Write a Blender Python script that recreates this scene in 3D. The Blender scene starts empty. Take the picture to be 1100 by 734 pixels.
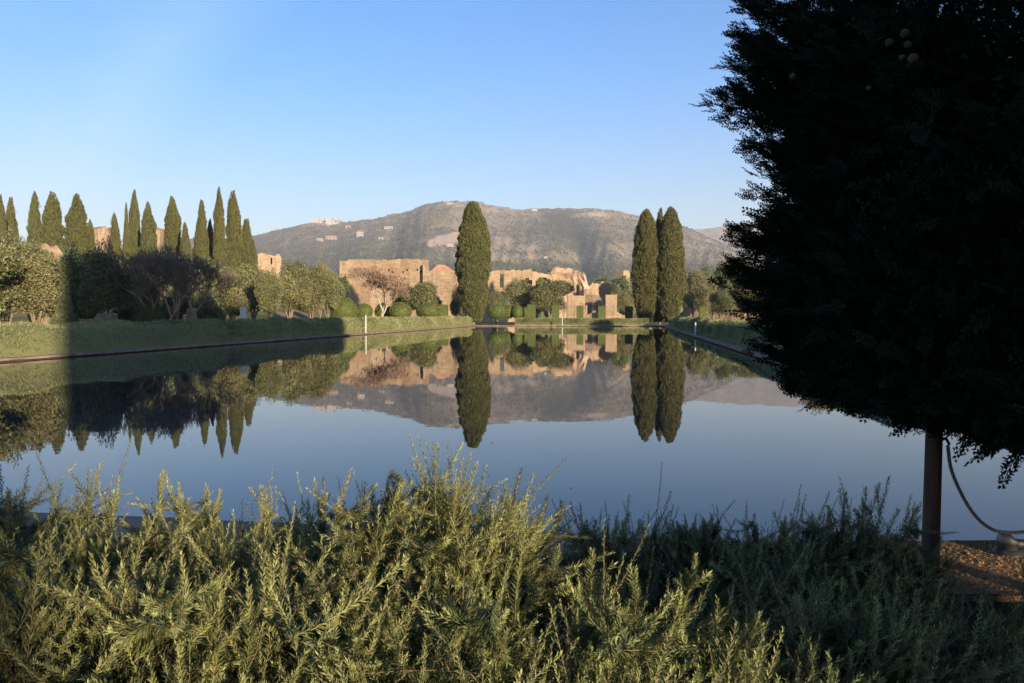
import bpy, math, random
import numpy as np
from mathutils import Vector, Matrix

rng = np.random.default_rng(7)
random.seed(7)
R = math.radians
sc = bpy.context.scene
col = sc.collection

# ------------------------------------------------------------------ camera maths (photo 1100x734, focal 844 px)
F = 844.0; CX = 550.0; CY = 367.0; HOR = 338.5
CAMZ = 1.57
PITCH = math.atan((CY - HOR) / F)
def ray(px, py):
    x = (px - CX) / F; u = (CY - py) / F
    c, s = math.cos(PITCH), math.sin(PITCH)
    return x, c + s * u, u * c - s          # x right, y forward, z up
def at(px, py, d):
    x, y, z = ray(px, py); k = d / y
    return (x * k, d, CAMZ + z * k)
def atx(px, d):                              # lateral position at forward distance d (near the horizon)
    return (px - CX) / F * d / math.cos(PITCH) if False else (px - CX) / F * d
def zat(py, d, px=CX):
    return at(px, py, d)[2]

# pool frame
YAW = R(8.2)
D2 = np.array([math.sin(YAW), math.cos(YAW)]); N2 = np.array([math.cos(YAW), -math.sin(YAW)])
def pool(n, d, z=0.0):
    p = N2 * n + D2 * d
    return (p[0], p[1], z)
NL, NR, DN, DF = -20.4, 4.75, 5.15, 108.3
GZ = 0.12
def on_row(px, n):                           # forward distance at which column px meets the line lateral=n
    a = (px - CX) / F
    return n / (a * N2[0] + N2[1])

# sun
SUN_EL = R(9.5)
SAZ = R(29.6)
SUNV = Vector((math.sin(SAZ) * math.cos(SUN_EL), -math.cos(SAZ) * math.cos(SUN_EL), math.sin(SUN_EL)))

# ------------------------------------------------------------------ object helpers
def tag(o, label=None, cat=None, group=None, kind=None):
    if label: o['label'] = label
    if cat: o['category'] = cat
    if group: o['group'] = group
    if kind: o['kind'] = kind
    return o
def empty(name, loc, label, cat, group=None, rz=0.0, s=(1, 1, 1)):
    o = bpy.data.objects.new(name, None); col.objects.link(o)
    o.location = loc; o.rotation_euler = (0, 0, rz); o.scale = s
    o.empty_display_size = 0.3
    return tag(o, label, cat, group)
def mk_mesh(name, parts, smooth=False):
    """parts: list of (V(n,3), F(m,k), mat_index, tint(n) or None, smooth)"""
    me = bpy.data.meshes.new(name)
    V = np.concatenate([np.asarray(p[0], dtype=np.float32).reshape(-1, 3) for p in parts])
    loops = []; starts = []; totals = []; mi = []; sm = []; off = 0; pos = 0; tint = []
    for p in parts:
        v = np.asarray(p[0]).reshape(-1, 3); f = np.asarray(p[1], dtype=np.int64)
        m = len(f); k = f.shape[1] if m else 4
        loops.append((f + off).ravel()); starts.append(pos + np.arange(m) * k); totals.append(np.full(m, k))
        pos += m * k; off += len(v); mi.append(np.full(m, p[2]))
        sm.append(np.full(m, bool(p[4]) if len(p) > 4 else smooth))
        t = p[3] if len(p) > 3 and p[3] is not None else np.full(len(v), 0.5)
        tint.append(t)
    loops = np.concatenate(loops).astype(np.int32)
    me.vertices.add(len(V)); me.vertices.foreach_set('co', V.ravel())
    me.loops.add(len(loops)); me.loops.foreach_set('vertex_index', loops)
    st = np.concatenate(starts).astype(np.int32); to = np.concatenate(totals).astype(np.int32)
    me.polygons.add(len(st)); me.polygons.foreach_set('loop_start', st); me.polygons.foreach_set('loop_total', to)
    me.polygons.foreach_set('material_index', np.concatenate(mi).astype(np.int32))
    me.polygons.foreach_set('use_smooth', np.concatenate(sm))
    a = me.attributes.new('tint', 'FLOAT', 'POINT')
    a.data.foreach_set('value', np.concatenate(tint).astype(np.float32))
    me.update(calc_edges=True)
    return me
def obj(name, me, mats, parent=None):
    o = bpy.data.objects.new(name, me)
    col.objects.link(o)
    if mats is not None:
        if not isinstance(mats, (list, tuple)): mats = [mats]
        if len(me.materials) == 0:
            for m in mats: me.materials.append(m)
    if parent is not None: o.parent = parent
    return o
def copy_tree(o, parent=None):
    c = o.copy(); col.objects.link(c)
    if parent is not None: c.parent = parent
    for ch in list(o.children): copy_tree(ch, c)
    return c

def norm(a, axis=-1):
    return a / np.maximum(np.linalg.norm(a, axis=axis, keepdims=True), 1e-9)
_nz = {}
def noise(P, freq, seed=0, n=7):
    """cheap smooth pseudo noise in about -1..1"""
    if seed not in _nz:
        r = np.random.default_rng(1000 + seed)
        _nz[seed] = (norm(r.normal(size=(n, 3))) * r.uniform(0.6, 1.5, size=(n, 1)), r.uniform(0, 6.28, n))
    K, ph = _nz[seed]
    P = np.asarray(P, dtype=float)
    return np.sin(P @ (K.T * freq * 2.2) + ph).sum(-1) / math.sqrt(n) * 0.8
def fbm(P, freq, seed=0, o=4):
    s = 0; a = 1
    for i in range(o):
        s = s + a * noise(P, freq * 2 ** i, seed + i * 13); a *= 0.5
    return s / 1.6

# primitives returning (V,F)
def box(x0, x1, y0, y1, z0, z1):
    V = np.array([[x, y, z] for z in (z0, z1) for y in (y0, y1) for x in (x0, x1)], float)
    Fq = np.array([[0, 2, 3, 1], [4, 5, 7, 6], [0, 1, 5, 4], [2, 6, 7, 3], [0, 4, 6, 2], [1, 3, 7, 5]])
    return V, Fq
def tube(pts, rad, seg=8, cap=True):
    pts = np.asarray(pts, float); n = len(pts); rad = np.broadcast_to(np.asarray(rad, float), (n,))
    T = norm(np.gradient(pts, axis=0))
    ref = np.array([0, 0, 1.0]) if abs(T[0][2]) < 0.9 else np.array([1.0, 0, 0])
    U = norm(np.cross(T, ref)); W = np.cross(T, U)
    a = np.linspace(0, 2 * math.pi, seg, endpoint=False)
    V = pts[:, None] + rad[:, None, None] * (np.cos(a)[None, :, None] * U[:, None] + np.sin(a)[None, :, None] * W[:, None])
    V = V.reshape(-1, 3)
    i = np.arange(n - 1)[:, None] * seg; j = np.arange(seg)[None]; j2 = (j + 1) % seg
    Fq = np.stack([i + j, i + j2, i + seg + j2, i + seg + j], -1).reshape(-1, 4)
    if cap:
        V = np.vstack([V, pts[0], pts[-1]])
        a0 = len(V) - 2; a1 = len(V) - 1
        jj = np.arange(seg); k = (jj + 1) % seg
        c0 = np.stack([k, jj, np.full(seg, a0), np.full(seg, a0)], -1)
        c1 = np.stack([(n - 1) * seg + jj, (n - 1) * seg + k, np.full(seg, a1), np.full(seg, a1)], -1)
        # triangles stored apart
        return V, Fq, np.vstack([c0[:, :3], c1[:, :3]])
    return V, Fq, np.zeros((0, 3), int)
def tube_parts(pts, rad, mat=0, seg=8, tint=None):
    V, Fq, Ft = tube(pts, rad, seg)
    return [(V, Fq, mat, tint, True), (np.zeros((0, 3)), np.zeros((0, 3), int), mat, None, True)] if len(Ft) == 0 else \
        _tp(V, Fq, Ft, mat, tint)
def _tp(V, Fq, Ft, mat, tint):
    # duplicate verts for caps so they can be one part each
    return [(V, Fq, mat, tint, True), (V[Ft.ravel()], np.arange(len(Ft) * 3).reshape(-1, 3), mat, None, False)]
def quads(P, Dv, Nv, L, W, tint=None):
    """kite shaped leaves: base P, direction Dv, side from cross(Dv,Nv), length L, half width W"""
    S = norm(np.cross(Dv, Nv)); L = np.asarray(L).reshape(-1, 1); W = np.asarray(W).reshape(-1, 1)
    V = np.stack([P, P + Dv * L * 0.45 + S * W, P + Dv * L, P + Dv * L * 0.45 - S * W], 1)
    n = len(P)
    Fq = np.arange(4 * n).reshape(-1, 4)
    t = np.repeat(tint, 4) if tint is not None else None
    return V.reshape(-1, 3), Fq, t
def rand_dirs(n, r=None):
    return norm((r or rng).normal(size=(n, 3)))
def sphere_grid(nu=24, nv=14):
    u = np.linspace(0, 2 * math.pi, nu, endpoint=False); v = np.linspace(0.02, math.pi - 0.02, nv)
    P = np.stack([np.sin(v)[:, None] * np.cos(u), np.sin(v)[:, None] * np.sin(u), np.cos(v)[:, None] * np.ones(nu)], -1).reshape(-1, 3)
    i = np.arange(nv - 1)[:, None] * nu; j = np.arange(nu)[None]; j2 = (j + 1) % nu
    Fq = np.stack([i + j, i + nu + j, i + nu + j2, i + j2], -1).reshape(-1, 4)
    return P, Fq

# ------------------------------------------------------------------ materials
def new_mat(name):
    m = bpy.data.materials.new(name); m.use_nodes = True
    nt = m.node_tree
    return m, nt, nt.nodes['Principled BSDF'], nt.nodes['Material Output']
def N(nt, t, **k):
    n = nt.nodes.new(t)
    for a, b in k.items():
        if a in n.inputs: n.inputs[a].default_value = b
        else: setattr(n, a, b)
    return n
def ramp(nt, fac, stops):
    r = nt.nodes.new('ShaderNodeValToRGB')
    e = r.color_ramp.elements
    while len(e) < len(stops): e.new(0.5)
    for i, (p, c) in enumerate(stops):
        e[i].position = p; e[i].color = (*c, 1)
    nt.links.new(fac, r.inputs['Fac']); return r.outputs['Color']
def mix(nt, fac, a, b, mode='MIX'):
    m = nt.nodes.new('ShaderNodeMix'); m.data_type = 'RGBA'; m.blend_type = mode
    for s, v in ((m.inputs[0], fac), (m.inputs[6], a), (m.inputs[7], b)):
        if hasattr(v, 'is_output') or isinstance(v, bpy.types.NodeSocket): nt.links.new(v, s)
        elif isinstance(v, tuple): s.default_value = (*v, 1) if len(v) == 3 else v
        else: s.default_value = v
    return m.outputs[2]
def leaf_mat(name, dark, light, rough=0.55, trans=0.25, vary=0.25, spec=0.3):
    m, nt, b, out = new_mat(name)
    a = N(nt, 'ShaderNodeAttribute', attribute_name='tint')
    c = ramp(nt, a.outputs['Fac'], [(0.0, dark), (1.0, light)])
    g = N(nt, 'ShaderNodeNewGeometry'); oi = N(nt, 'ShaderNodeObjectInfo')
    h = N(nt, 'ShaderNodeHueSaturation')
    mr = N(nt, 'ShaderNodeMapRange'); nt.links.new(g.outputs['Random Per Island'], mr.inputs[0])
    mr.inputs[3].default_value = 1 - vary; mr.inputs[4].default_value = 1 + vary
    nt.links.new(mr.outputs[0], h.inputs['Value'])
    mr2 = N(nt, 'ShaderNodeMapRange'); nt.links.new(oi.outputs['Random'], mr2.inputs[0])
    mr2.inputs[3].default_value = 0.485; mr2.inputs[4].default_value = 0.51
    nt.links.new(mr2.outputs[0], h.inputs['Hue']); nt.links.new(c, h.inputs['Color'])
    nt.links.new(h.outputs[0], b.inputs['Base Color'])
    b.inputs['Roughness'].default_value = rough; b.inputs['Specular IOR Level'].default_value = spec
    if trans > 0:
        t = N(nt, 'ShaderNodeBsdfTranslucent'); nt.links.new(h.outputs[0], t.inputs['Color'])
        mx = N(nt, 'ShaderNodeMixShader'); mx.inputs[0].default_value = trans
        nt.links.new(b.outputs[0], mx.inputs[1]); nt.links.new(t.outputs[0], mx.inputs[2])
        nt.links.new(mx.outputs[0], out.inputs['Surface'])
    return m
def noise_mat(name, stops, scale=1.0, rough=0.9, bump=0.0, bscale=None, coords='Object', detail=6, bdist=0.05, stretch=None):
    m, nt, b, out = new_mat(name)
    tc = N(nt, 'ShaderNodeTexCoord'); src = tc.outputs[coords]
    if stretch:
        mp = N(nt, 'ShaderNodeMapping'); mp.inputs['Scale'].default_value = stretch
        nt.links.new(src, mp.inputs[0]); src = mp.outputs[0]
    n = N(nt, 'ShaderNodeTexNoise', Scale=scale, Detail=detail, Roughness=0.62)
    nt.links.new(src, n.inputs['Vector'])
    nt.links.new(ramp(nt, n.outputs['Fac'], stops), b.inputs['Base Color'])
    b.inputs['Roughness'].default_value = rough; b.inputs['Specular IOR Level'].default_value = 0.25
    if bump:
        n2 = N(nt, 'ShaderNodeTexNoise', Scale=bscale or scale * 4, Detail=5.0); nt.links.new(src, n2.inputs['Vector'])
        bp = N(nt, 'ShaderNodeBump', Strength=bump, Distance=bdist); nt.links.new(n2.outputs['Fac'], bp.inputs['Height'])
        nt.links.new(bp.outputs[0], b.inputs['Normal'])
    return m

M = {}
M['rosemary'] = leaf_mat('rosemary_needles', (0.015, 0.027, 0.009), (0.29, 0.30, 0.105), 0.5, 0.22, 0.3)
M['rosemary_stem'] = noise_mat('rosemary_stem', [(0.3, (0.14, 0.09, 0.05)), (0.7, (0.27, 0.19, 0.11))], 30)
M['hedge'] = leaf_mat('hedge_needles', (0.085, 0.10, 0.043), (0.31, 0.32, 0.145), 0.7, 0.12, 0.3, 0.15)
M['cypress'] = leaf_mat('cypress_foliage', (0.036, 0.044, 0.016), (0.15, 0.145, 0.055), 0.8, 0.05, 0.35, 0.1)
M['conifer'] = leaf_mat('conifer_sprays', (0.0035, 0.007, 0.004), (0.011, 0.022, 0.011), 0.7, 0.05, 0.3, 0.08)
M['olive'] = leaf_mat('olive_leaves', (0.07, 0.075, 0.03), (0.25, 0.24, 0.105), 0.6, 0.15, 0.35)
M['oak'] = leaf_mat('dark_evergreen_leaves', (0.06, 0.072, 0.034), (0.17, 0.18, 0.085), 0.6, 0.1, 0.35)
M['golden'] = leaf_mat('autumn_leaves', (0.16, 0.12, 0.02), (0.32, 0.24, 0.05), 0.6, 0.2, 0.3)
M['green'] = leaf_mat('laurel_leaves', (0.05, 0.07, 0.018), (0.14, 0.165, 0.045), 0.6, 0.15, 0.3)
M['box'] = leaf_mat('clipped_box_leaves', (0.055, 0.075, 0.018), (0.15, 0.175, 0.042), 0.6, 0.12, 0.25)
M['scrub'] = leaf_mat('hillside_scrub', (0.03, 0.04, 0.024), (0.085, 0.09, 0.045), 0.9, 0.0, 0.4)
M['wood'] = leaf_mat('woodland_leaves', (0.04, 0.06, 0.03), (0.12, 0.14, 0.06), 0.9, 0.0, 0.4)
M['bark'] = noise_mat('bark', [(0.3, (0.09, 0.07, 0.05)), (0.7, (0.22, 0.17, 0.12))], 8, 0.95, 0.6, 20, stretch=(1, 1, 0.3))
M['olivebark'] = noise_mat('olive_bark', [(0.3, (0.11, 0.085, 0.06)), (0.7, (0.24, 0.19, 0.14))], 5, 0.95, 0.6, 12, stretch=(1, 1, 0.3))
M['palebark'] = noise_mat('pale_bark', [(0.3, (0.26, 0.21, 0.155)), (0.7, (0.42, 0.35, 0.26))], 6, 0.9)
M['twig'] = noise_mat('bare_twigs', [(0.3, (0.22, 0.14, 0.10)), (0.7, (0.36, 0.25, 0.18))], 3, 0.9)
M['postpaint'] = noise_mat('weathered_white_paint', [(0.3, (0.36, 0.35, 0.32)), (0.7, (0.5, 0.49, 0.46))], 6, 0.8)
M['white'] = noise_mat('white_paint', [(0.3, (0.55, 0.52, 0.47)), (0.7, (0.68, 0.65, 0.6))], 6, 0.6)
M['metal'] = noise_mat('galvanised_metal', [(0.3, (0.16, 0.16, 0.16)), (0.7, (0.3, 0.29, 0.28))], 15, 0.6)
M['metal'].node_tree.nodes['Principled BSDF'].inputs['Metallic'].default_value = 0.8
M['darkmetal'] = noise_mat('dark_metal', [(0.3, (0.03, 0.03, 0.032)), (0.7, (0.08, 0.08, 0.08))], 15, 0.5)
M['cone'] = noise_mat('cone_scales', [(0.35, (0.03, 0.02, 0.013)), (0.65, (0.075, 0.052, 0.033))], 60, 0.8, 0.6, 120, bdist=0.003)
M['coping'] = noise_mat('stone_coping', [(0.3, (0.15, 0.11, 0.08)), (0.55, (0.25, 0.185, 0.14)), (0.75, (0.34, 0.265, 0.20))], 1.6, 1.0, 0.4, 14, detail=8)
M['coping'].node_tree.nodes['Principled BSDF'].inputs['Specular IOR Level'].default_value = 0.0
M['gravel'] = noise_mat('red_gravel', [(0.3, (0.16, 0.085, 0.045)), (0.5, (0.32, 0.19, 0.10)), (0.7, (0.46, 0.30, 0.17))], 38, 0.95, 1.0, 60, bdist=0.02)

def brick_mat(name, base, light, pale, stain=0.55):
    m, nt, b, out = new_mat(name)
    tc = N(nt, 'ShaderNodeTexCoord')
    n1 = N(nt, 'ShaderNodeTexNoise', Scale=0.22, Detail=8.0, Roughness=0.65); nt.links.new(tc.outputs['Object'], n1.inputs['Vector'])
    c = ramp(nt, n1.outputs['Fac'], [(0.3, base), (0.5, light), (0.68, pale)])
    mp = N(nt, 'ShaderNodeMapping'); mp.inputs['Scale'].default_value = (0.5, 0.5, 3.2); nt.links.new(tc.outputs['Object'], mp.inputs[0])
    n2 = N(nt, 'ShaderNodeTexNoise', Scale=1.4, Detail=5.0, Roughness=0.7); nt.links.new(mp.outputs[0], n2.inputs['Vector'])
    c2 = ramp(nt, n2.outputs['Fac'], [(0.3, (0.62, 0.58, 0.55)), (0.7, (1.15, 1.1, 1.05))])
    c3 = mix(nt, 1.0, c, c2, 'MULTIPLY')
    mp2 = N(nt, 'ShaderNodeMapping'); mp2.inputs['Scale'].default_value = (1.1, 1.1, 0.18); nt.links.new(tc.outputs['Object'], mp2.inputs[0])
    n4 = N(nt, 'ShaderNodeTexNoise', Scale=0.9, Detail=4.0); nt.links.new(mp2.outputs[0], n4.inputs['Vector'])
    c4 = mix(nt, ramp(nt, n4.outputs['Fac'], [(0.52, (0, 0, 0)), (0.68, (stain, stain, stain))]), c3, (0.15, 0.115, 0.085))
    nt.links.new(c4, b.inputs['Base Color'])
    b.inputs['Roughness'].default_value = 0.95; b.inputs['Specular IOR Level'].default_value = 0.15
    n3 = N(nt, 'ShaderNodeTexNoise', Scale=2.5, Detail=8.0, Roughness=0.75); nt.links.new(tc.outputs['Object'], n3.inputs['Vector'])
    bp = N(nt, 'ShaderNodeBump', Strength=0.9, Distance=0.35); nt.links.new(n3.outputs['Fac'], bp.inputs['Height'])
    nt.links.new(bp.outputs[0], b.inputs['Normal'])
    return m
M['brick'] = brick_mat('roman_brick', (0.275, 0.19, 0.122), (0.38, 0.285, 0.19), (0.47, 0.37, 0.26))
M['rubble'] = brick_mat('pale_rubble_masonry', (0.30, 0.21, 0.15), (0.44, 0.33, 0.235), (0.58, 0.47, 0.36), 0.95)
M['hwall'] = noise_mat('pale_render', [(0.3, (0.36, 0.31, 0.26)), (0.7, (0.5, 0.45, 0.38))], 0.1, 0.9)
M['hwall2'] = noise_mat('ochre_render', [(0.3, (0.36, 0.26, 0.18)), (0.7, (0.48, 0.36, 0.27))], 0.1, 0.9)
M['tile'] = noise_mat('terracotta_tiles', [(0.3, (0.3, 0.15, 0.09)), (0.7, (0.45, 0.25, 0.16))], 1.5, 0.9)
M['pane'] = noise_mat('dark_window_glass', [(0.3, (0.03, 0.035, 0.04)), (0.7, (0.06, 0.065, 0.07))], 1.0, 0.2)

# post wood
m, nt, b, out = new_mat('weathered_post_wood')
tc = N(nt, 'ShaderNodeTexCoord'); mp = N(nt, 'ShaderNodeMapping'); mp.inputs['Scale'].default_value = (40, 40, 3)
nt.links.new(tc.outputs['Object'], mp.inputs[0]); n1 = N(nt, 'ShaderNodeTexNoise', Scale=1.0, Detail=6.0); nt.links.new(mp.outputs[0], n1.inputs['Vector'])
nt.links.new(ramp(nt, n1.outputs['Fac'], [(0.3, (0.03, 0.015, 0.009)), (0.7, (0.095, 0.048, 0.028))]), b.inputs['Base Color'])
b.inputs['Roughness'].default_value = 0.7
bp = N(nt, 'ShaderNodeBump', Strength=0.5, Distance=0.004); nt.links.new(n1.outputs['Fac'], bp.inputs['Height']); nt.links.new(bp.outputs[0], b.inputs['Normal'])
M['postwood'] = m
# rope: twisted strands
m, nt, b, out = new_mat('twisted_rope')
tc = N(nt, 'ShaderNodeTexCoord'); w = N(nt, 'ShaderNodeTexNoise', Scale=60.0, Detail=3.0); nt.links.new(tc.outputs['Object'], w.inputs['Vector'])
nt.links.new(ramp(nt, w.outputs['Fac'], [(0.3, (0.16, 0.155, 0.15)), (0.7, (0.30, 0.29, 0.28))]), b.inputs['Base Color']); b.inputs['Roughness'].default_value = 0.85
M['rope'] = m
# water
m, nt, b, out = new_mat('still_pool_water')
b.inputs['Base Color'].default_value = (0.004, 0.011, 0.020, 1); b.inputs['Roughness'].default_value = 0.0
b.inputs['IOR'].default_value = 1.31; b.inputs['Specular IOR Level'].default_value = 0.5
tc = N(nt, 'ShaderNodeTexCoord')
n1 = N(nt, 'ShaderNodeTexNoise', Scale=2.2, Detail=3.0, Roughness=0.5); nt.links.new(tc.outputs['Object'], n1.inputs['Vector'])
bp = N(nt, 'ShaderNodeBump', Strength=0.10, Distance=0.006); nt.links.new(n1.outputs['Fac'], bp.inputs['Height']); nt.links.new(bp.outputs[0], b.inputs['Normal'])
M['water'] = m
# ground
m, nt, b, out = new_mat('dry_grass_ground')
tc = N(nt, 'ShaderNodeTexCoord')
n1 = N(nt, 'ShaderNodeTexNoise', Scale=0.12, Detail=8.0); n2 = N(nt, 'ShaderNodeTexNoise', Scale=6.0, Detail=6.0)
for n_ in (n1, n2): nt.links.new(tc.outputs['Object'], n_.inputs['Vector'])
c = ramp(nt, n1.outputs['Fac'], [(0.35, (0.075, 0.09, 0.03)), (0.5, (0.16, 0.14, 0.06)), (0.65, (0.27, 0.20, 0.12))])
c = mix(nt, 0.7, c, ramp(nt, n2.outputs['Fac'], [(0.3, (0.55, 0.55, 0.5)), (0.7, (1.2, 1.2, 1.1))]), 'MULTIPLY')
nt.links.new(c, b.inputs['Base Color']); b.inputs['Roughness'].default_value = 0.95; b.inputs['Specular IOR Level'].default_value = 0.1
bp = N(nt, 'ShaderNodeBump', Strength=0.6, Distance=0.05); nt.links.new(n2.outputs['Fac'], bp.inputs['Height']); nt.links.new(bp.outputs[0], b.inputs['Normal'])
M['ground'] = m
# dark soil under the near shrubs
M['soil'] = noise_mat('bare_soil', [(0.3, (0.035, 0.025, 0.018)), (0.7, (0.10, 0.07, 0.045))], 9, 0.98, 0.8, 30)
# mountain: tint = land cover (0 dark wood, .5 scrub, 1 bare)
m, nt, b, out = new_mat('mountain_slopes')
a = N(nt, 'ShaderNodeAttribute', attribute_name='tint'); tc = N(nt, 'ShaderNodeTexCoord')
mpa = N(nt, 'ShaderNodeMapping'); mpa.inputs['Scale'].default_value = (1, 0.22, 0.6); nt.links.new(tc.outputs['Object'], mpa.inputs[0])
n1 = N(nt, 'ShaderNodeTexNoise', Scale=0.03, Detail=14.0, Roughness=0.85); nt.links.new(mpa.outputs[0], n1.inputs['Vector'])
mp = N(nt, 'ShaderNodeMapping'); mp.inputs['Scale'].default_value = (1, 0.5, 6); nt.links.new(tc.outputs['Object'], mp.inputs[0])
n2 = N(nt, 'ShaderNodeTexNoise', Scale=0.006, Detail=6.0, Roughness=0.6); nt.links.new(mp.outputs[0], n2.inputs['Vector'])
s = N(nt, 'ShaderNodeMath', operation='ADD'); nt.links.new(a.outputs['Fac'], s.inputs[0])
s1 = N(nt, 'ShaderNodeMath', operation='MULTIPLY_ADD'); nt.links.new(n1.outputs['Fac'], s1.inputs[0]); s1.inputs[1].default_value = 1.8; s1.inputs[2].default_value = -0.9
s2 = N(nt, 'ShaderNodeMath', operation='MULTIPLY_ADD'); nt.links.new(n2.outputs['Fac'], s2.inputs[0]); s2.inputs[1].default_value = 0.9; nt.links.new(s1.outputs[0], s2.inputs[2])
s3 = N(nt, 'ShaderNodeMath', operation='SUBTRACT'); nt.links.new(s2.outputs[0], s3.inputs[0]); s3.inputs[1].default_value = 0.45
nt.links.new(s3.outputs[0], s.inputs[1])
c = ramp(nt, s.outputs[0], [(0.02, (0.055, 0.07, 0.045)), (0.31, (0.225, 0.19, 0.118)), (0.60, (0.46, 0.345, 0.215)), (1.0, (0.66, 0.5, 0.36))])
nt.links.new(c, b.inputs['Base Color']); b.inputs['Roughness'].default_value = 1.0; b.inputs['Specular IOR Level'].default_value = 0.0
n3 = N(nt, 'ShaderNodeTexNoise', Scale=0.03, Detail=10.0, Roughness=0.7); nt.links.new(tc.outputs['Object'], n3.inputs['Vector'])
bp = N(nt, 'ShaderNodeBump', Strength=0.9, Distance=25.0); nt.links.new(n3.outputs['Fac'], bp.inputs['Height']); nt.links.new(bp.outputs[0], b.inputs['Normal'])
M['mountain'] = m

# ------------------------------------------------------------------ SETTING
def struct(name, parts, mats): 
    o = obj(name, mk_mesh(name, parts), mats); o['kind'] = 'structure'; return o
# ground: ring of strips round the pool basin, one sheet to the horizon
ns = [-9000, -400, -120, -60, -35, NL - 0.45, NR + 0.45, 30, 80, 400, 9000]
ds = [-600, -60, -20, 0, DN - 0.35, 20, 60, DF + 0.45, 125, 150, 250, 500, 9000]
V = []; idx = {}
for i, n_ in enumerate(ns):
    for j, d_ in enumerate(ds):
        idx[i, j] = len(V); V.append(pool(n_, d_, GZ - 0.03))
Fq = []
for i in range(len(ns) - 1):
    for j in range(len(ds) - 1):
        if ns[i] >= NL - 0.46 and ns[i + 1] <= NR + 0.46 and ds[j] >= DN - 0.36 and ds[j + 1] <= DF + 0.46: continue
        Fq.append([idx[i, j], idx[i + 1, j], idx[i + 1, j + 1], idx[i, j + 1]])
struct('ground', [(V, Fq, 0)], M['ground'])
wv = [pool(NL - 0.3, DN - 0.3), pool(NR + 0.3, DN - 0.3), pool(NR + 0.3, DF + 0.3), pool(NL - 0.3, DF + 0.3)]
struct('pool_water', [(wv, [[0, 1, 2, 3]], 0)], M['water'])
# coping: 4 sides, slabs split along their length with tiny offsets
def coping_side(a, b, inward, w=0.5, lip=0.0):
    a = np.array(a[:2]); b = np.array(b[:2]); L = np.linalg.norm(b - a); t = (b - a) / L; nrm = np.array(inward)
    out = []; s = 0.0; r = random.Random(int(L * 10))
    while s < L:
        l = min(r.uniform(1.1, 1.6), L - s); g = 0.012
        z1 = GZ + r.uniform(-0.006, 0.008); off = r.uniform(-0.012, 0.012)
        p = [a + t * (s + g) + nrm * off, a + t * (s + l - g) + nrm * off]
        q = [p[0] - nrm * w, p[1] - nrm * w]
        Vb = np.array([[*p[0], z1 - .075], [*p[1], z1 - .075], [*q[1], z1 - .075], [*q[0], z1 - .075], [*p[0], z1], [*p[1], z1], [*q[1], z1], [*q[0], z1]])
        Fb = np.array([[0, 3, 2, 1], [4, 5, 6, 7], [0, 1, 5, 4], [1, 2, 6, 5], [2, 3, 7, 6], [3, 0, 4, 7]])
        out.append((Vb, Fb, 0)); s += l
    # basin wall below, recessed
    p0, p1 = a - nrm * 0.06, b - nrm * 0.06
    Vw = np.array([[*p0, -0.05], [*p1, -0.05], [*p1, GZ - 0.07], [*p0, GZ - 0.07]])
    out.append((Vw, np.array([[0, 1, 2, 3]]), 1))
    return out
cp = []
A, B, C_, Dp = pool(NL, DN), pool(NR, DN), pool(NR, DF), pool(NL, DF)
cp += coping_side(A, Dp, N2); cp += coping_side(B, C_, -N2)
cp += coping_side(pool(NL - .5, DF), pool(NR + .5, DF), -D2)
cp += coping_side(pool(NL - .5, DN), pool(NR + .5, DN), D2)
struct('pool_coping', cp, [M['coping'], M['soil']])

# far-left bank that carries the cypress row
nx, ny = 60, 24
X = np.linspace(-260, -22, nx); Y = np.linspace(78, 330, ny)
XX, YY = np.meshgrid(X, Y)
def sstep(a, b, x):
    t = np.clip((x - a) / (b - a), 0, 1); return t * t * (3 - 2 * t)
def bank_z(x, y):
    x = np.asarray(x, float); y = np.asarray(y, float)
    P = np.stack([x, y, 0 * x], -1)
    e = sstep(80, 140, y) * sstep(-26, -60, x)
    return GZ - 0.3 + 6.5 * e + 0.5 * fbm(P, 0.03, 5) * e
ZZ = bank_z(XX, YY)
Vb = np.stack([XX, YY, ZZ], -1).reshape(-1, 3)
def gridF(nu, nv):
    i = np.arange(nv - 1)[:, None] * nu; j = np.arange(nu - 1)[None]
    return np.stack([i + j, i + j + 1, i + nu + j + 1, i + nu + j], -1).reshape(-1, 4)
struct('grassy_bank', [(Vb, gridF(nx, ny), 0, None, True)], M['ground'])

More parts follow.
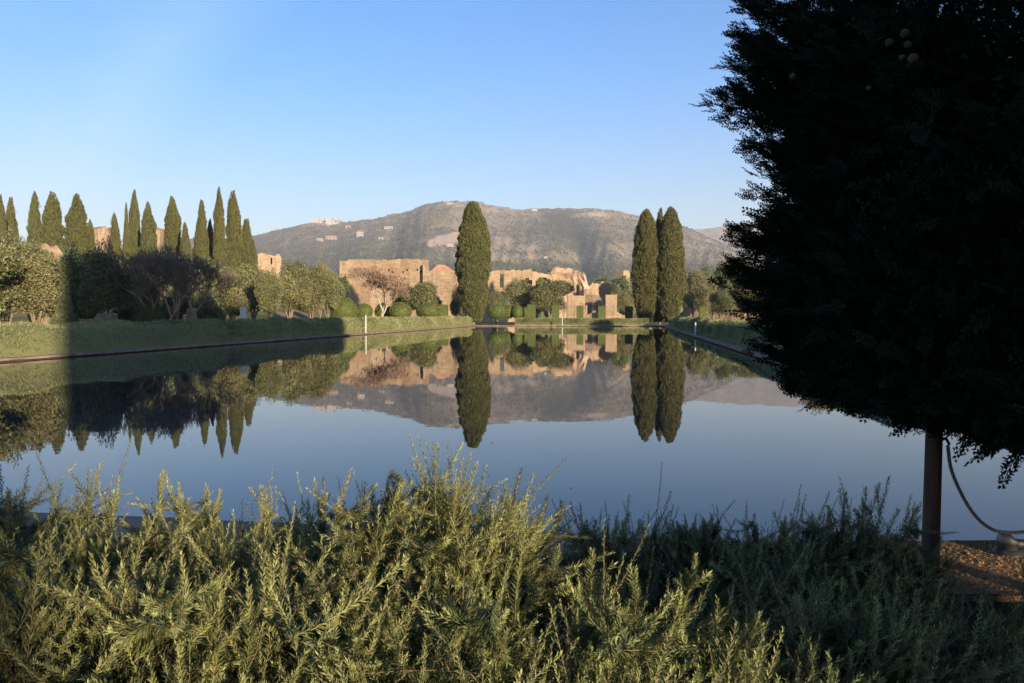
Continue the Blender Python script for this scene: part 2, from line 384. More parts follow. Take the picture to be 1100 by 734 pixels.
# mountains ---------------------------------------------------------------
def blob2(px, py, cx, cy, rx, ry):
    return np.exp(-(((px - cx) / rx) ** 2 + ((py - cy) / ry) ** 2))
HILLS = {}
def hill(name, sky, dfoot, dridge, seed, foot_t=0.02, amp=1.0, nu=420, nv=120, cover=None, px0=None, px1=None):
    sx = np.array([p[0] for p in sky], float); sy = np.array([p[1] for p in sky], float)
    PX = np.linspace(sx[0], sx[-1], nu) if name != 'mountain' else np.concatenate([np.linspace(-700, 250, 90, endpoint=False), np.linspace(250, 850, nu - 110, endpoint=False), np.linspace(850, 950, 20)])
    T = np.linspace(0, 1.25, nv)
    az = (PX - CX) / F
    ang = (HOR - np.interp(PX, sx, sy)) / F
    a2, t2 = np.meshgrid(az, T); g2 = np.broadcast_to(ang, t2.shape)
    px2 = np.broadcast_to(PX, t2.shape)
    d = dfoot + (dridge - dfoot) * t2
    tt = np.where(t2 <= 1, t2, 1 - (t2 - 1) * 2.2)
    d2 = d
    P = np.stack([a2 * d2, d2, 0 * d2], -1)
    # spurs running down the slope
    q = np.stack([px2 * 0.028, t2 * 1.3, 0 * t2], -1)
    w = np.sin(np.clip(t2, 0, 1) * math.pi) ** 0.8
    nz = fbm(q, 0.8, seed, 5)
    vl = 0
    if name == 'mountain':
        for (c0, c1, wd, dp) in ((606, 640, 15, -0.016), (575, 600, 14, 0.006), (520, 470, 22, -0.007), (432, 400, 16, -0.008), (455, 440, 18, 0.005), (660, 700, 20, -0.008), (372, 350, 16, -0.006), (640, 668, 12, 0.006)):
            cc = c1 + (c0 - c1) * np.clip(t2, 0, 1) + 6 * noise(np.stack([t2 * 4, 0 * t2, 0 * t2 + c0], -1), 1.0, 9)
            vl = vl + dp * np.exp(-((px2 - cc) / wd) ** 2)
    tang = g2 * tt ** 0.85 + amp * w * (0.014 * nz + vl) + np.where(t2 > 0.93, 0.0009 * noise(P, 0.02, seed + 3) + 0.0007 * noise(P, 0.06, seed + 4), 0)
    z = tang * d2
    z = np.where(tt <= 0.02, -5, z)
    Vm = np.stack([a2 * d2, d2, z + CAMZ * 0], -1)
    py2 = HOR - tang * F
    cov = np.full(px2.shape, 0.42) + 0.10 * fbm(q, 2.2, seed + 7, 3)
    if cover: cov = cover(px2, py2, cov, q, t2)
    o = struct(name, [(Vm.reshape(-1, 3), gridF(nu, nv), 0, cov.ravel(), True)], M['mountain'])
    HILLS[name] = (PX, T, Vm, py2, cov)
    return o
skyB = [(-700, 330), (-300, 306), (0, 276), (100, 264), (200, 257), (275, 253), (300, 247.5), (322, 242), (340, 239), (372, 238.5), (400, 235), (430, 229), (447, 224.5), (458, 220), (470, 217.5), (490, 216),
        (508, 217), (530, 221.5), (550, 224.5), (580, 224.5), (610, 223.5), (640, 225), (660, 227.5), (680, 232), (700, 236.5), (735, 243), (751, 250), (775, 262), (800, 276), (840, 295), (900, 325), (950, 345)]
def covB(px, py, c, q, t):
    c = c + 0.10 * sstep(262, 225, py) * sstep(430, 520, px)          # drier upper slopes
    ql = np.stack([px * 0.35, py * 0.8, 0 * px], -1)
    c = c + 0.85 * sstep(0.42, 0.6, blob2(px, py, 482, 256.5 - (px - 482) * 0.22, 27, 6.5) + 0.10 * noise(ql, 0.5, 3))
    c = c - 0.85 * blob2(px, py, 601, 240, 15, 13) - 0.4 * blob2(px, py, 622, 252, 26, 14)
    c = c - 0.22 * sstep(250, 275, py) * sstep(500, 380, px) + 0.32 * blob2(px, py, 560, 276, 60, 5) - 0.38 * sstep(280, 289, py)
    c = c + 0.22 * blob2(px, py, 540, 262, 30, 8) + 0.18 * blob2(px, py, 680, 268, 60, 7) + 0.5 * blob2(px, py, 637, 231, 12, 3) + 0.3 * blob2(px, py, 570, 266, 14, 3)
    c = c + 0.35 * blob2(px, py, 352, 241.5, 14, 1.5)
    return c
hill('mountain', skyB, 620, 3100, 21, cover=covB, nu=760, nv=230)
skyD = [(640, 290), (700, 252), (735, 246), (755, 245.5), (775, 243.5), (800, 242), (830, 240.5), (870, 240), (930, 244), (1000, 250), (1150, 262), (1400, 285), (1700, 310)]
hill('distant_ridge', skyD, 2600, 5200, 33, cover=lambda px, py, c, q, t: c + 0.12, nu=260, nv=70)

def hill_point(name, px, py):
    PX, T, Vm, py2, cov = HILLS[name]
    i = int(np.argmin(abs(PX - px))); colm = py2[:, i]
    j = int(np.argmin(abs(colm[: int(len(T) / 1.25)] - py)))
    return Vm[j, i]
# scrub and small trees on the slopes
def octa(P, s, sz):
    o = np.array([[1, 0, 0], [0, 1, 0], [-1, 0, 0], [0, -1, 0], [0, 0, 1.0]])
    V = P[:, None] + o[None] * np.stack([s, s, sz], -1)[:, None]
    V += rng.normal(size=V.shape) * s[:, None, None] * 0.18
    f = np.array([[0, 1, 4], [1, 2, 4], [2, 3, 4], [3, 0, 4]])
    Ft = (f[None] + 5 * np.arange(len(P))[:, None, None]).reshape(-1, 3)
    return V.reshape(-1, 3), Ft
PX, T, Vm, py2, cov = HILLS['mountain']
Pt = []; n = 60000
ii = rng.integers(0, Vm.shape[1] - 1, n); jj = rng.integers(4, int(Vm.shape[0] / 1.25), n)
fx = rng.uniform(size=n)[:, None]; fy = rng.uniform(size=n)[:, None]
P = (Vm[jj, ii] * (1 - fx) + Vm[jj, ii + 1] * fx) * (1 - fy) + (Vm[jj + 1, ii] * (1 - fx) + Vm[jj + 1, ii + 1] * fx) * fy
keep = (cov[jj, ii] + rng.normal(size=n) * 0.16 + 0.2 * noise(P, 0.012, 71) < 0.50) & (PX[ii] > 120) & (PX[ii] < 800)
P = P[keep]; s = rng.uniform(1.5, 3.6, len(P)) * (P[:, 1] / 2400) ** 0.3
Vs, Fs = octa(P - np.array([0, 0, 1.0]), s, s * rng.uniform(1.1, 2.2, len(P)))
tag(obj('hillside_scrub', mk_mesh('hillside_scrub', [(Vs, Fs, 0, np.repeat(rng.uniform(size=len(P)), 5))]), M['scrub']),
    'scattered scrub and small trees dotting the mountain slopes', 'scrub', kind='stuff')
# wooded plain between ruins and mountain: one mass
n = 5200
pxs = rng.uniform(-100, 1150, n); dd = rng.uniform(330, 640, n)
P = np.stack([(pxs - CX) / F * dd, dd, np.zeros(n)], -1)
P[:, 2] = 0
s = rng.uniform(3.0, 7.5, n)
Vs, Fs = [], []
sp, sf = sphere_grid(8, 5)
hgt = rng.uniform(0.9, 1.7, n) * s
rise = (dd - 330) / 310 * 6 + np.interp(pxs, [300, 400, 640, 700], [4, 1, 1, 4])
Vw = P[:, None] + sp[None] * np.stack([s, s, hgt], -1)[:, None]
Vw[:, :, 2] += (hgt * 0.6 + rise)[:, None]
Vw += rng.normal(size=Vw.shape) * 0.5
Fw = (sf[None] + len(sp) * np.arange(n)[:, None, None]).reshape(-1, 4)
tag(obj('distant_woodland', mk_mesh('distant_woodland', [(Vw.reshape(-1, 3), Fw, 0, np.repeat(rng.uniform(size=n), len(sp)))]), M['wood']),
    'dark wooded plain at the foot of the mountain', 'woodland', kind='stuff')

# ------------------------------------------------------------------ hillside houses
def house(px, py, wpx, hpx, label, wall='hwall', flat=False, hillname='mountain', wings=(), windows=3, trees=False):
    p = hill_point(hillname, px, py); d = p[1]; k = d / F
    w = wpx * k; h = hpx * k; dep = w * 0.6
    zb = p[2]
    if py < 245: zb = p[2]
    e = empty('hillside_house', (p[0], p[1] - dep * 0.3, zb - h * 0.1), label, 'house', 'houses on the mountain', rz=random.uniform(-0.12, 0.12))
    parts = [(*box(-w / 2, w / 2, 0, dep, -h * 0.8, h * 0.72), 0)]
    for (wx0, wx1, wh) in wings: parts.append((*box(wx0 * w, wx1 * w, -dep * 0.25, dep * 0.8, -h * 0.8, h * wh), 0))
    obj('wall', mk_mesh('house_wall', parts), M[wall], e)
    if not flat:
        z = h * 0.72 + 0.02
        V = [[-w * .53, -dep * .06, z], [w * .53, -dep * .06, z], [w * .53, dep * 1.06, z], [-w * .53, dep * 1.06, z], [-w * .34, dep * .5, h * 1.0], [w * .34, dep * .5, h * 1.0]]
        me = mk_mesh('house_roof', [(V, [[0, 1, 5, 4], [2, 3, 4, 5], [0, 3, 2, 1]], 0), ([V[1], V[2], V[5], V[3], V[0], V[4]], [[0, 1, 2], [3, 4, 5]], 0)])
        obj('roof', me, M['tile'], e)
    else:
        obj('roof', mk_mesh('house_roof', [(*box(-w * .52, w * .52, -dep * .02, dep * 1.02, h * .725, h * .78), 0)]), M['hwall'], e)
    for i in range(windows):
        x = (-0.5 + (i + 0.5) / windows) * w
        obj('window', mk_mesh('house_window', [(*box(x - w * .045, x + w * .045, -0.15, 0.3, h * .3, h * .55), 0)]), M['pane'], e)
    return e
house(352, 240.5, 27, 5.2, 'long white villa on the ridge of the mountain, largest of the hillside houses', 'postpaint', True, wings=((-.5, -.2, .9), (.05, .3, 1.05)), windows=6)
house(375, 244.5, 6, 3.2, 'small orange house just below the right end of the white ridge villa', 'hwall2')
house(388, 254, 7, 7.5, 'tall narrow cream house alone right below the ridge villa', 'hwall', windows=2)
house(356, 257.5, 11, 5.5, 'low ochre house with red roof below the white ridge villa', 'hwall2')
house(344, 258, 7, 3.2, 'small ochre outbuilding left of the red roofed house below the ridge villa', 'hwall2', True, windows=2)
house(418, 246, 9, 3.2, 'flat pale house high on the slope halfway to the peak', 'hwall', True)
house(484, 264.5, 7, 5, 'pale house at the foot of the bare quarry scar', 'hwall')
house(484, 220, 7, 2.8, 'pink house close under the mountain peak', 'hwall2', False, windows=2)
house(586, 277, 3.4, 3, 'tiny white cube house alone on the lower fields', 'postpaint', True, windows=1)
house(574, 226.5, 6, 3, 'small pale building on the flat skyline right of the peak', 'hwall', True, windows=2)
house(410, 257, 5, 3, 'tiny flat pale house on the slope above the long brick wall', 'hwall', True, windows=1)

# ------------------------------------------------------------------ ruins
def ruin_wall(path, L, th, top, holes=(), ds_=0.5, dz=0.5, rough=0.12, seed=0, zb=-0.3, mat='brick', name='wall', parent=None, topn=0.5, pits=()):
    """path(s)->(x,y,nx,ny) with the outward (front) normal; top(s) height; holes (s0,s1,z0,z1,arched)"""
    nu = int(L / ds_) + 1; S = np.linspace(0, L, nu)
    C = np.array([path(s) for s in S]); H = np.array([top(s) for s in S])
    P0 = np.stack([S, 0 * S, 0 * S], -1)
    H = H + topn * (fbm(P0, 0.35, seed + 40, 4)) * 0.45 + topn * 0.8 * np.random.default_rng(seed).normal(size=nu) * 0.28
    H = np.maximum(H, 0.3)
    nv = max(3, int((H.max() - zb) / dz) + 2); Z = zb + np.arange(nv) * dz
    G = np.minimum(Z[:, None], H[None, :])                # (nv,nu)
    SS = np.broadcast_to(S, G.shape)
    q = np.stack([SS, G, 0 * G], -1)
    front = np.stack([C[:, 0] + 0 * G, C[:, 1] + 0 * G, G], -1) + 0
    nf = np.stack([C[:, 2], C[:, 3], 0 * S], -1)[None]
    fr = front + nf * (th / 2 + rough * fbm(q, 0.5, seed, 4)[..., None])
    bk = front - nf * (th / 2 + rough * fbm(q, 0.5, seed + 9, 4)[..., None])
    V = np.concatenate([fr.reshape(-1, 3), bk.reshape(-1, 3)]); off = nv * nu
    cell = np.ones((nv - 1, nu - 1), bool)
    cell &= ~((G[1:, :-1] - G[:-1, :-1] < 1e-4) & (G[1:, 1:] - G[:-1, 1:] < 1e-4))
    cs = 0.5 * (S[:-1] + S[1:]); cz = 0.5 * (Z[:-1] + Z[1:])
    for (s0, s1, z0, z1, arch) in holes:
        ss, zz = np.meshgrid(cs, cz); r = (s1 - s0) / 2; c0 = (s0 + s1) / 2
        if arch: zt = z1 - r + np.sqrt(np.maximum(r * r - (ss - c0) ** 2, 0))
        else: zt = z1
        cell &= ~((ss > s0) & (ss < s1) & (zz > z0) & (zz < zt))
    Fq = []
    J, I = np.nonzero(cell)
    a = J * nu + I
    Fq.append(np.stack([a, a + 1, a + nu + 1, a + nu], -1)); Fq.append(np.stack([a + nu, a + nu + 1, a + 1, a], -1) + off)
    pad = np.pad(cell, 1)
    for (dj, di, e0, e1) in ((0, -1, 0, nu), (0, 1, 1, nu + 1), (-1, 0, 0, 1), (1, 0, nu, nu + 1)):
        nb = pad[1 + dj: 1 + dj + cell.shape[0], 1 + di: 1 + di + cell.shape[1]]
        J, I = np.nonzero(cell & ~nb); a = J * nu + I
        Fq.append(np.stack([a + e0, a + e1, a + e1 + off, a + e0 + off], -1))
    Fq = np.concatenate(Fq)
    parts = [(V, Fq, 0)]
    # small putlog holes: shallow dark pits are real recesses -> little frames of missing depth built as sunk boxes
    me = mk_mesh(name, parts)
    return obj(name, me, M[mat], parent)
def straight(x0, y0, x1, y1):
    L = math.hypot(x1 - x0, y1 - y0); tx, ty = (x1 - x0) / L, (y1 - y0) / L
    nx_, ny_ = ty, -tx
    if ny_ > 0: nx_, ny_ = -nx_, -ny_
    return (lambda s: (x0 + tx * s, y0 + ty * s, nx_, ny_)), L
def px_wall(pxa, da, pxb, db, tops, th=1.4, name='brick_wall', label='', cat='ruin', holes=(), group='ruins beyond the pool', mat='brick', **k):
    xa, xb = (pxa - CX) / F * da, (pxb - CX) / F * db
    path, L = straight(0, 0, xb - xa, db - da)
    tp = [(((p - CX) / F * (da + (db - da) * (p - pxa) / (pxb - pxa)) - xa) / (xb - xa) * L, zat(y, da + (db - da) * (p - pxa) / (pxb - pxa), p)) for p, y in tops]
    sx = [a for a, b in tp]; sz = [b for a, b in tp]
    def hz(h):
        s0 = ((h[0] - pxa) / (pxb - pxa)) * L; s1 = ((h[1] - pxa) / (pxb - pxa)) * L
        dm = (da + db) / 2
        return (s0, s1, max(zat(h[2], dm, pxa), -1), zat(h[3], dm, pxa), h[4])
    e = empty(name, (xa, da, 0), label, cat, group)
    ruin_wall(path, L, th, lambda s: float(np.interp(s, sx, sz)), [hz(h) for h in holes], mat=mat, parent=e, name='masonry', **k)
    return e
# long tall wall
e = px_wall(367, 172, 459.5, 168, [(367, 280.5), (376, 280.5), (377, 279), (420, 279.2), (459, 279)], 1.6, 'brick_wall', 'tall long brick wall with square flat top and rows of putlog holes', ds_=0.45, dz=0.45, topn=0.25, seed=1,
            holes=[(p, p + 0.9, 293.5 - (i % 2), 291.2 - (i % 2), False) for i, p in enumerate(range(384, 458, 5))] + [(371, 372.5, 300, 296, False), (428, 429.4, 305, 302, False)])
e = px_wall(456, 167, 497, 165, [(456, 284), (459.5, 290), (462, 292), (497, 293.5)], 1.8, 'brick_wall', 'lower brick wall stepping down from the tall wall, left of the single cypress', seed=2, ds_=0.45, dz=0.45, topn=0.3,
            holes=[(474, 482, 346, 327.5, False)])
# mound roof behind it
e = empty('tiled_roof', ((474 - CX) / F * 176, 176, 0), 'low pinkish pyramid roof rising just behind the lower brick wall', 'roof', None)
zt = zat(283.5, 176); zb = zat(293, 176)
obj('masonry', mk_mesh('roof_block', [(*box(-2.2, 3.4, 0, 5, 0, zb), 0)]), M['brick'], e)
obj('roof', mk_mesh('roof_cap', [([[-2.6, -.3, zb], [4.2, -.3, zb - .4], [4.2, 5.3, zb - .4], [-2.6, 5.3, zb], [-.9, 2.3, zt], [0.6, 2.5, zt - .1]], [[0, 1, 5, 4], [2, 3, 4, 5]], 0),
                                ([[4.2, -.3, zb - .4], [4.2, 5.3, zb - .4], [0.6, 2.5, zt - .1], [-2.6, 5.3, zb], [-2.6, -.3, zb], [-.9, 2.3, zt]], [[0, 1, 2], [3, 4, 5]], 0)]), M['tile'], e)
# wall right of cypress with slot and broken arch
px_wall(497, 165, 572, 166, [(497, 293), (528, 291.5), (556, 291), (568, 290.5), (570, 289.8), (572, 293)], 1.8, 'brick_wall', 'brick wall with a tall slot window and arched gap, right of the single cypress', seed=3, ds_=0.4, dz=0.4,
        topn=0.4, holes=[(537, 540, 309, 294.5, False), (528.5, 545, 346, 313, True), (559, 572.5, 322, 299.5, True)])
px_wall(570, 166, 592, 168, [(570, 292), (573, 293), (590, 295.5), (592, 294)], 1.6, 'broken_arch', 'thin broken arch bridging from the slot window wall to the domed ruin', 'arch', seed=4, ds_=0.35, dz=0.35,
        topn=0.25, holes=[(572.5, 590.5, 350, 298, True)])
# semi dome exedra
dc = 168; k = dc / F
e = empty('domed_ruin', ((612 - CX) * k, dc, 0), 'massive pale half dome ruin with jagged rounded top and a dark niche', 'ruin', 'ruins beyond the pool')
rad = 21.5 * k
Lc = math.pi * rad * 1.15
def arc(s):
    a = -0.08 * math.pi + math.pi * 1.16 * (1 - s / Lc)
    return (rad * math.cos(a), 4 + rad * 0.9 * math.sin(a), -math.cos(a) * 1.0, -math.sin(a))
# left(high) to right(low): heights from the photo
tp = [(588, 297), (592, 294.5), (597, 292.5), (600, 289), (606, 287.5), (612, 289), (616, 292.5), (622, 293), (627, 296), (631, 303), (633, 311), (636, 316)]
def arctop(s):
    x, y, _, _ = arc(s); p = 612 + x / k
    return float(np.interp(p, [a for a, b in tp], [zat(b, dc + y, p) for a, b in tp]))
ruin_wall(arc, Lc, 1.6, arctop, [(Lc * .64, Lc * .735, 0, zat(306, 174), True)], ds_=0.32, dz=0.32, rough=0.65, seed=6, mat='rubble', name='apse_wall', parent=e, topn=0.3)
# vault remnant: partial dome shell leaning inwards
u = np.linspace(0.15, 0.86, 40); v = np.linspace(0, 0.62, 18)
U, Vv = np.meshgrid(u, v); a = math.pi * (1 - U); ph = Vv * math.pi / 2
zb = zat(303, dc + 3)
top = zat(289, dc + 6)
def shell(r, dzz):
    P_ = np.stack([r * np.cos(a) * np.cos(ph), 4 + r * .9 * np.sin(a) * np.cos(ph), zb - 0.6 + (top - zb) * 1.15 * np.sin(ph) / math.sin(0.62 * math.pi / 2) + dzz], -1)
    P_ += 0.25 * fbm(P_, 0.7, 8)[..., None]
    return P_
si, so = shell(rad * 0.97, 0), shell(rad * 1.08, 0.9)
cut = (Vv < 0.50 - 0.22 * sstep(0.45, 0.85, U) + 0.06 * noise(np.stack([U * 6, 0 * U, 0 * U], -1), 1.6, 4))[:-1, :-1]
V = np.concatenate([si.reshape(-1, 3), so.reshape(-1, 3)]); nu_ = len(u); off = len(u) * len(v)
J, I = np.nonzero(cut); b_ = J * nu_ + I
Fq = [np.stack([b_, b_ + 1, b_ + nu_ + 1, b_ + nu_], -1), np.stack([b_, b_ + 1, b_ + nu_ + 1, b_ + nu_], -1) + off]
pad = np.pad(cut, 1)
for (dj, di, e0, e1) in ((0, -1, 0, nu_), (0, 1, 1, nu_ + 1), (-1, 0, 0, 1), (1, 0, nu_, nu_ + 1)):
    nb = pad[1 + dj: 1 + dj + cut.shape[0], 1 + di: 1 + di + cut.shape[1]]
    J, I = np.nonzero(cut & ~nb); b_ = J * nu_ + I
    Fq.append(np.stack([b_ + e0, b_ + e1, b_ + e1 + off, b_ + e0 + off], -1))
obj('vault', mk_mesh('vault', [(V, np.concatenate(Fq), 0)]), M['rubble'], e)
# low walls in front
px_wall(609, 152, 628, 152, [(609, 317.5), (628, 318)], 1.6, 'low_brick_wall', 'plain square brick pier wall in front of the domed ruin', seed=10, ds_=0.3, dz=0.3, topn=0.06)
px_wall(626, 158, 649, 156, [(626, 320), (631, 316), (634, 315), (642, 316.5), (645, 320), (647, 324), (649, 331)], 1.4, 'low_brick_wall', 'broken brick wall with doorway gap between the square pier and the slim pillar', seed=11, ds_=0.3, dz=0.3, topn=0.5,
        holes=[(628, 632, 338, 327, False), (641, 645.5, 338, 327, False)])
px_wall(650, 149, 662, 149, [(650, 317), (662, 316.5)], 1.5, 'brick_pillar', 'slim square brick pillar standing right of the low walls', 'pillar', seed=12, ds_=0.3, dz=0.3, topn=0.06)
px_wall(660, 150, 676, 151, [(660, 333), (664, 337), (670, 339.5), (676, 341)], 1.2, 'low_brick_wall', 'crumbling knee high wall sloping down right of the slim pillar', seed=13, ds_=0.3, dz=0.3, topn=0.3)
px_wall(627, 152.5, 650, 152.5, [(627, 337), (640, 336), (650, 338)], 1.0, 'low_brick_wall', 'low grey wall footing across the doorway gap of the ruins', seed=14, ds_=0.3, dz=0.3, topn=0.3, mat='rubble')
px_wall(629, 182, 661, 186, [(629, 308), (633, 306), (640, 307), (643, 304), (652, 303.5), (656, 310), (661, 318)], 2.4, 'brick_ruin', 'dark reddish ruin mass half hidden behind the low walls', seed=15, ds_=0.5, dz=0.5, topn=0.8)
px_wall(665, 230, 672, 232, [(665, 292), (668, 291), (672, 293)], 3, 'brick_tower', 'small distant ruin stump above the trees left of the cypress trio', seed=16, topn=0.6)
# left side ruins
px_wall(277, 190, 302, 192, [(277, 275), (281, 273.5), (292, 274), (295, 276), (298, 272.5), (301, 273), (302, 276)], 4, 'brick_tower', 'square brick tower ruin rising above the olive trees', seed=20, topn=0.6, ds_=0.4, dz=0.4, holes=[(291, 293, 285, 277, True)])
px_wall(38, 90, 62, 92, [(38, 268), (46, 264), (56, 266), (62, 271)], 3, 'brick_ruin', 'rounded reddish ruin peeping between the far left olive trees', seed=21, topn=0.6)
px_wall(101, 200, 124, 205, [(101, 247), (106, 245), (112, 248), (118, 245), (124, 252)], 5, 'brick_ruin', 'sunlit jagged ruin seen between cypresses left of the bare trees', seed=22, topn=1.6, mat='rubble')
px_wall(168, 205, 178, 205, [(168, 246), (172, 243), (178, 248)], 5, 'brick_tower', 'narrow sunlit ruin tower between two cypresses in the left row', seed=23, topn=1.0)
d_ = on_row(108, -24.5)
px_wall(93, d_, 124, d_ + 1.5, [(93, 347), (98, 343), (103, 341), (107, 344), (112, 339), (117, 340), (120, 344), (124, 347)], 0.8, 'low_brick_wall', 'low brick fragment in shade behind the left hedge', seed=24, ds_=0.16, dz=0.16, topn=0.7, rough=0.3)
d_ = on_row(206, -25)
px_wall(203.5, d_, 209, d_, [(203.5, 331), (206, 330), (209, 331)], 0.7, 'brick_pillar', 'small brick stump pillar in shade behind the left hedge', 'pillar', seed=25, ds_=0.15, dz=0.15, topn=0.1)
# right side ruins
px_wall(736, 175, 800, 165, [(736, 330), (750, 327), (765, 329), (780, 325), (800, 326)], 1.5, 'low_brick_wall', 'long low brick wall under the trees on the right', seed=26, topn=0.6)

# unseen wall added behind the camera; outline and openings shaped to cast the shade
nS = np.array([math.cos(SAZ), math.sin(SAZ)]); sS = np.array([-math.sin(SAZ), math.cos(SAZ)]); TE = math.tan(SUN_EL)
BA = -26.0; DZ_ = -BA * TE
base = nS * (-14) + sS * BA
path = lambda s: (nS[0] * s, nS[1] * s, sS[0], sS[1])
up = [(-14, 2.6), (-0.10, 2.6), (-0.08, 16.5), (8.3, 16.0), (8.5, 11.9), (14, 12.2), (18.5, 11.8), (18.7, 6.6), (30, 6.4), (44, 6.0), (60, 5.5)]
def btop(s):
    u_ = s - 14
    return float(np.interp(u_, [a for a, b in up], [b for a, b in up])) + DZ_
e = empty('shade_wall', (base[0], base[1], 0), 'unseen brick wall added behind the viewpoint to shade the near bank', 'ruin')
ruin_wall(path, 74, 1.0, btop, [(14 - 0.08, 14 + 1.75, 0, DZ_ + 2.6, False), (14 + 4.25, 14 + 4.9, DZ_ + 0.3, DZ_ + 0.68, False)], ds_=0.16, dz=0.19, rough=0.1, seed=30, name='masonry', parent=e, topn=0.5)

# ------------------------------------------------------------------ trees
def cyp_mesh(seed, H=18.0, Rr=2.5, nleaf=17000, tips=1, lump=0.16, base=0.5, top=0.6):
    r = np.random.default_rng(seed)
    def rad(t): 
        f = ((t + 0.04) ** base) * (np.maximum(1.0 - t, 0) ** top)
        return f / (((0.36 + 0.04) ** base) * (0.64 ** top))
    def disp(th, z):
        q = np.stack([np.cos(th) * 2.6, np.sin(th) * 2.6, z * 0.8], -1)
        q2 = np.stack([np.cos(th) * 6, np.sin(th) * 6, z * 1.8], -1)
        q3 = np.stack([np.cos(th) * 9, np.sin(th) * 9, z * 4.0], -1)
        return 1 + lump * fbm(q, 0.5, seed * 3, 3) + 0.09 * noise(q2, 0.6, seed * 3 + 1) + 0.12 * np.minimum(noise(q3, 0.55, seed * 3 + 2), 0.3)
    nu, nv = 72, 130
    th = np.linspace(0, 2 * math.pi, nu, endpoint=False); t = np.linspace(0.0, 1.0, nv)
    TH, TT = np.meshgrid(th, t)
    rr = Rr * 0.92 * rad(TT) * disp(TH, TT * H)
    z0 = 0.5
    V = np.stack([rr * np.cos(TH), rr * np.sin(TH), z0 + TT * (H - z0 - 0.3)], -1).reshape(-1, 3)
    i = np.arange(nv - 1)[:, None] * nu; j = np.arange(nu)[None]; j2 = (j + 1) % nu
    Fc = np.stack([i + j, i + j2, i + nu + j2, i + nu + j], -1).reshape(-1, 4)
    nc = nleaf // 14
    t = r.uniform(0, 1, nc * 3); w = rad(t) / 1.1
    t = t[r.uniform(size=len(t)) < w + 0.04][:nc]; nc = len(t); th = r.uniform(0, 2 * math.pi, nc); prot = r.uniform(-0.05, 0.09, nc)
    t = np.repeat(t, 14); th = np.repeat(th, 14); prot = np.repeat(prot, 14); n = len(t)
    cw = r.uniform(-1, 1, n); ch = r.uniform(-1, 1, n)
    th = th + cw * 0.15 / np.maximum(Rr * rad(t), 0.3); t = np.clip(t + ch * 0.28 / H, 0.0, 1.0)
    D_ = disp(th, t * H); rr = Rr * rad(t) * D_ * (0.98 + prot * (1.2 - cw ** 2 - ch ** 2 * 0.6)) + r.uniform(-.04, .05, n)
    P = np.stack([rr * np.cos(th), rr * np.sin(th), z0 + t * (H - z0)], -1)
    out = np.stack([np.cos(th), np.sin(th), 0 * th], -1)
    Dv = norm(out * 0.55 + np.array([0, 0, 1.0]) * r.uniform(0.5, 1.4, (n, 1)) + r.normal(size=(n, 3)) * 0.3)
    tint = np.clip(0.5 + r.normal(size=n) * 0.22, 0, 1)
    Vq, Fq, tq = quads(P, Dv, norm(out + r.normal(size=(n, 3)) * 0.7), r.uniform(0.16, 0.42, n), r.uniform(0.035, 0.075, n), tint)
    parts = [(V, Fc, 0, np.full(len(V), 0.0), True), (Vq, Fq, 0, tq)]  # core painted in the darkest tint so gaps between clumps look shaded
    # extra pointed leader tips
    for k in range(tips):
        a_ = r.uniform(0, 6.28); hh = H * r.uniform(0.90, 1.01); px_, py_ = math.cos(a_) * Rr * 0.22, math.sin(a_) * Rr * 0.22
        m_ = 260; tz = r.uniform(0, 1, m_); zz = H * 0.84 + (hh - H * 0.84) * tz
        P = np.stack([px_ + r.normal(size=m_) * 0.36 * (1 - tz) ** .7, py_ + r.normal(size=m_) * 0.36 * (1 - tz) ** .7, zz], -1)
        Vq, Fq, tq = quads(P, norm(np.array([0, 0, 1.0]) + r.normal(size=(m_, 3)) * 0.25), rand_dirs(m_, r), r.uniform(0.25, 0.5, m_), r.uniform(0.05, 0.1, m_), r.uniform(0.2, 0.8, m_))
        parts.append((Vq, Fq, 0, tq))
    return mk_mesh('cypress_crown', parts)
def trunk_mesh(H, r0, r1=None, bend=0.1, seg=9):
    r1 = r1 or r0 * 0.5
    z = np.linspace(-0.2, H, 7)
    pts = np.stack([bend * np.sin(z * 1.3), bend * np.cos(z * 1.1) - bend, z], -1)
    return mk_mesh('trunk', tube_parts(pts, np.linspace(r0, r1, 7), 0, seg))
CYPM = [cyp_mesh(1, 18, 2.45, 56000, 0, 0.11, 0.46, 0.50), cyp_mesh(2, 18, 2.3, 50000, 1, 0.13, 0.5, 0.58),
        cyp_mesh(3, 18, 2.0, 30000, 3, 0.36, 0.34, 0.82), cyp_mesh(4, 18, 2.0, 30000, 3, 0.40, 0.36, 0.66), cyp_mesh(5, 18, 2.0, 30000, 3, 0.46, 0.22, 0.75)]
TRM = trunk_mesh(4, 0.32)
def cypress(px, topy, wpx, d, var, label, group, base_z=None, rz=None):
    x = (px - CX) / F * d; z0 = GZ - 0.03 if base_z is None else base_z
    H = zat(topy, d, px) - z0; w = wpx * d / F
    R0 = (2.45, 2.3, 2.0, 2.0, 2.0)[var]
    e = empty('cypress_tree', (x, d, z0), label, 'cypress tree', group, rz if rz is not None else px * 0.7, (w / 2 / R0, w / 2 / R0, H / 18.0))
    obj('crown', CYPM[var], M['cypress'], e); obj('trunk', TRM, M['bark'], e)
    return e
cypress(508.5, 218, 32, 118, 0, 'solitary broad columnar cypress left of the pool end', None, rz=2.0)
trio = 'three cypresses at the far right pool corner'
cypress(693.5, 226, 27, 115, 1, 'broad lumpy cypress, left one of the tight trio at the pool corner', trio, rz=0.4)
cypress(708.5, 225, 17, 118, 3, 'narrow dark cypress squeezed in the middle of the trio at the pool corner', trio, rz=1.4)
cypress(720, 223.5, 27, 114, 1, 'tall smooth cypress, right one of the tight trio at the pool corner', trio, rz=3.4)
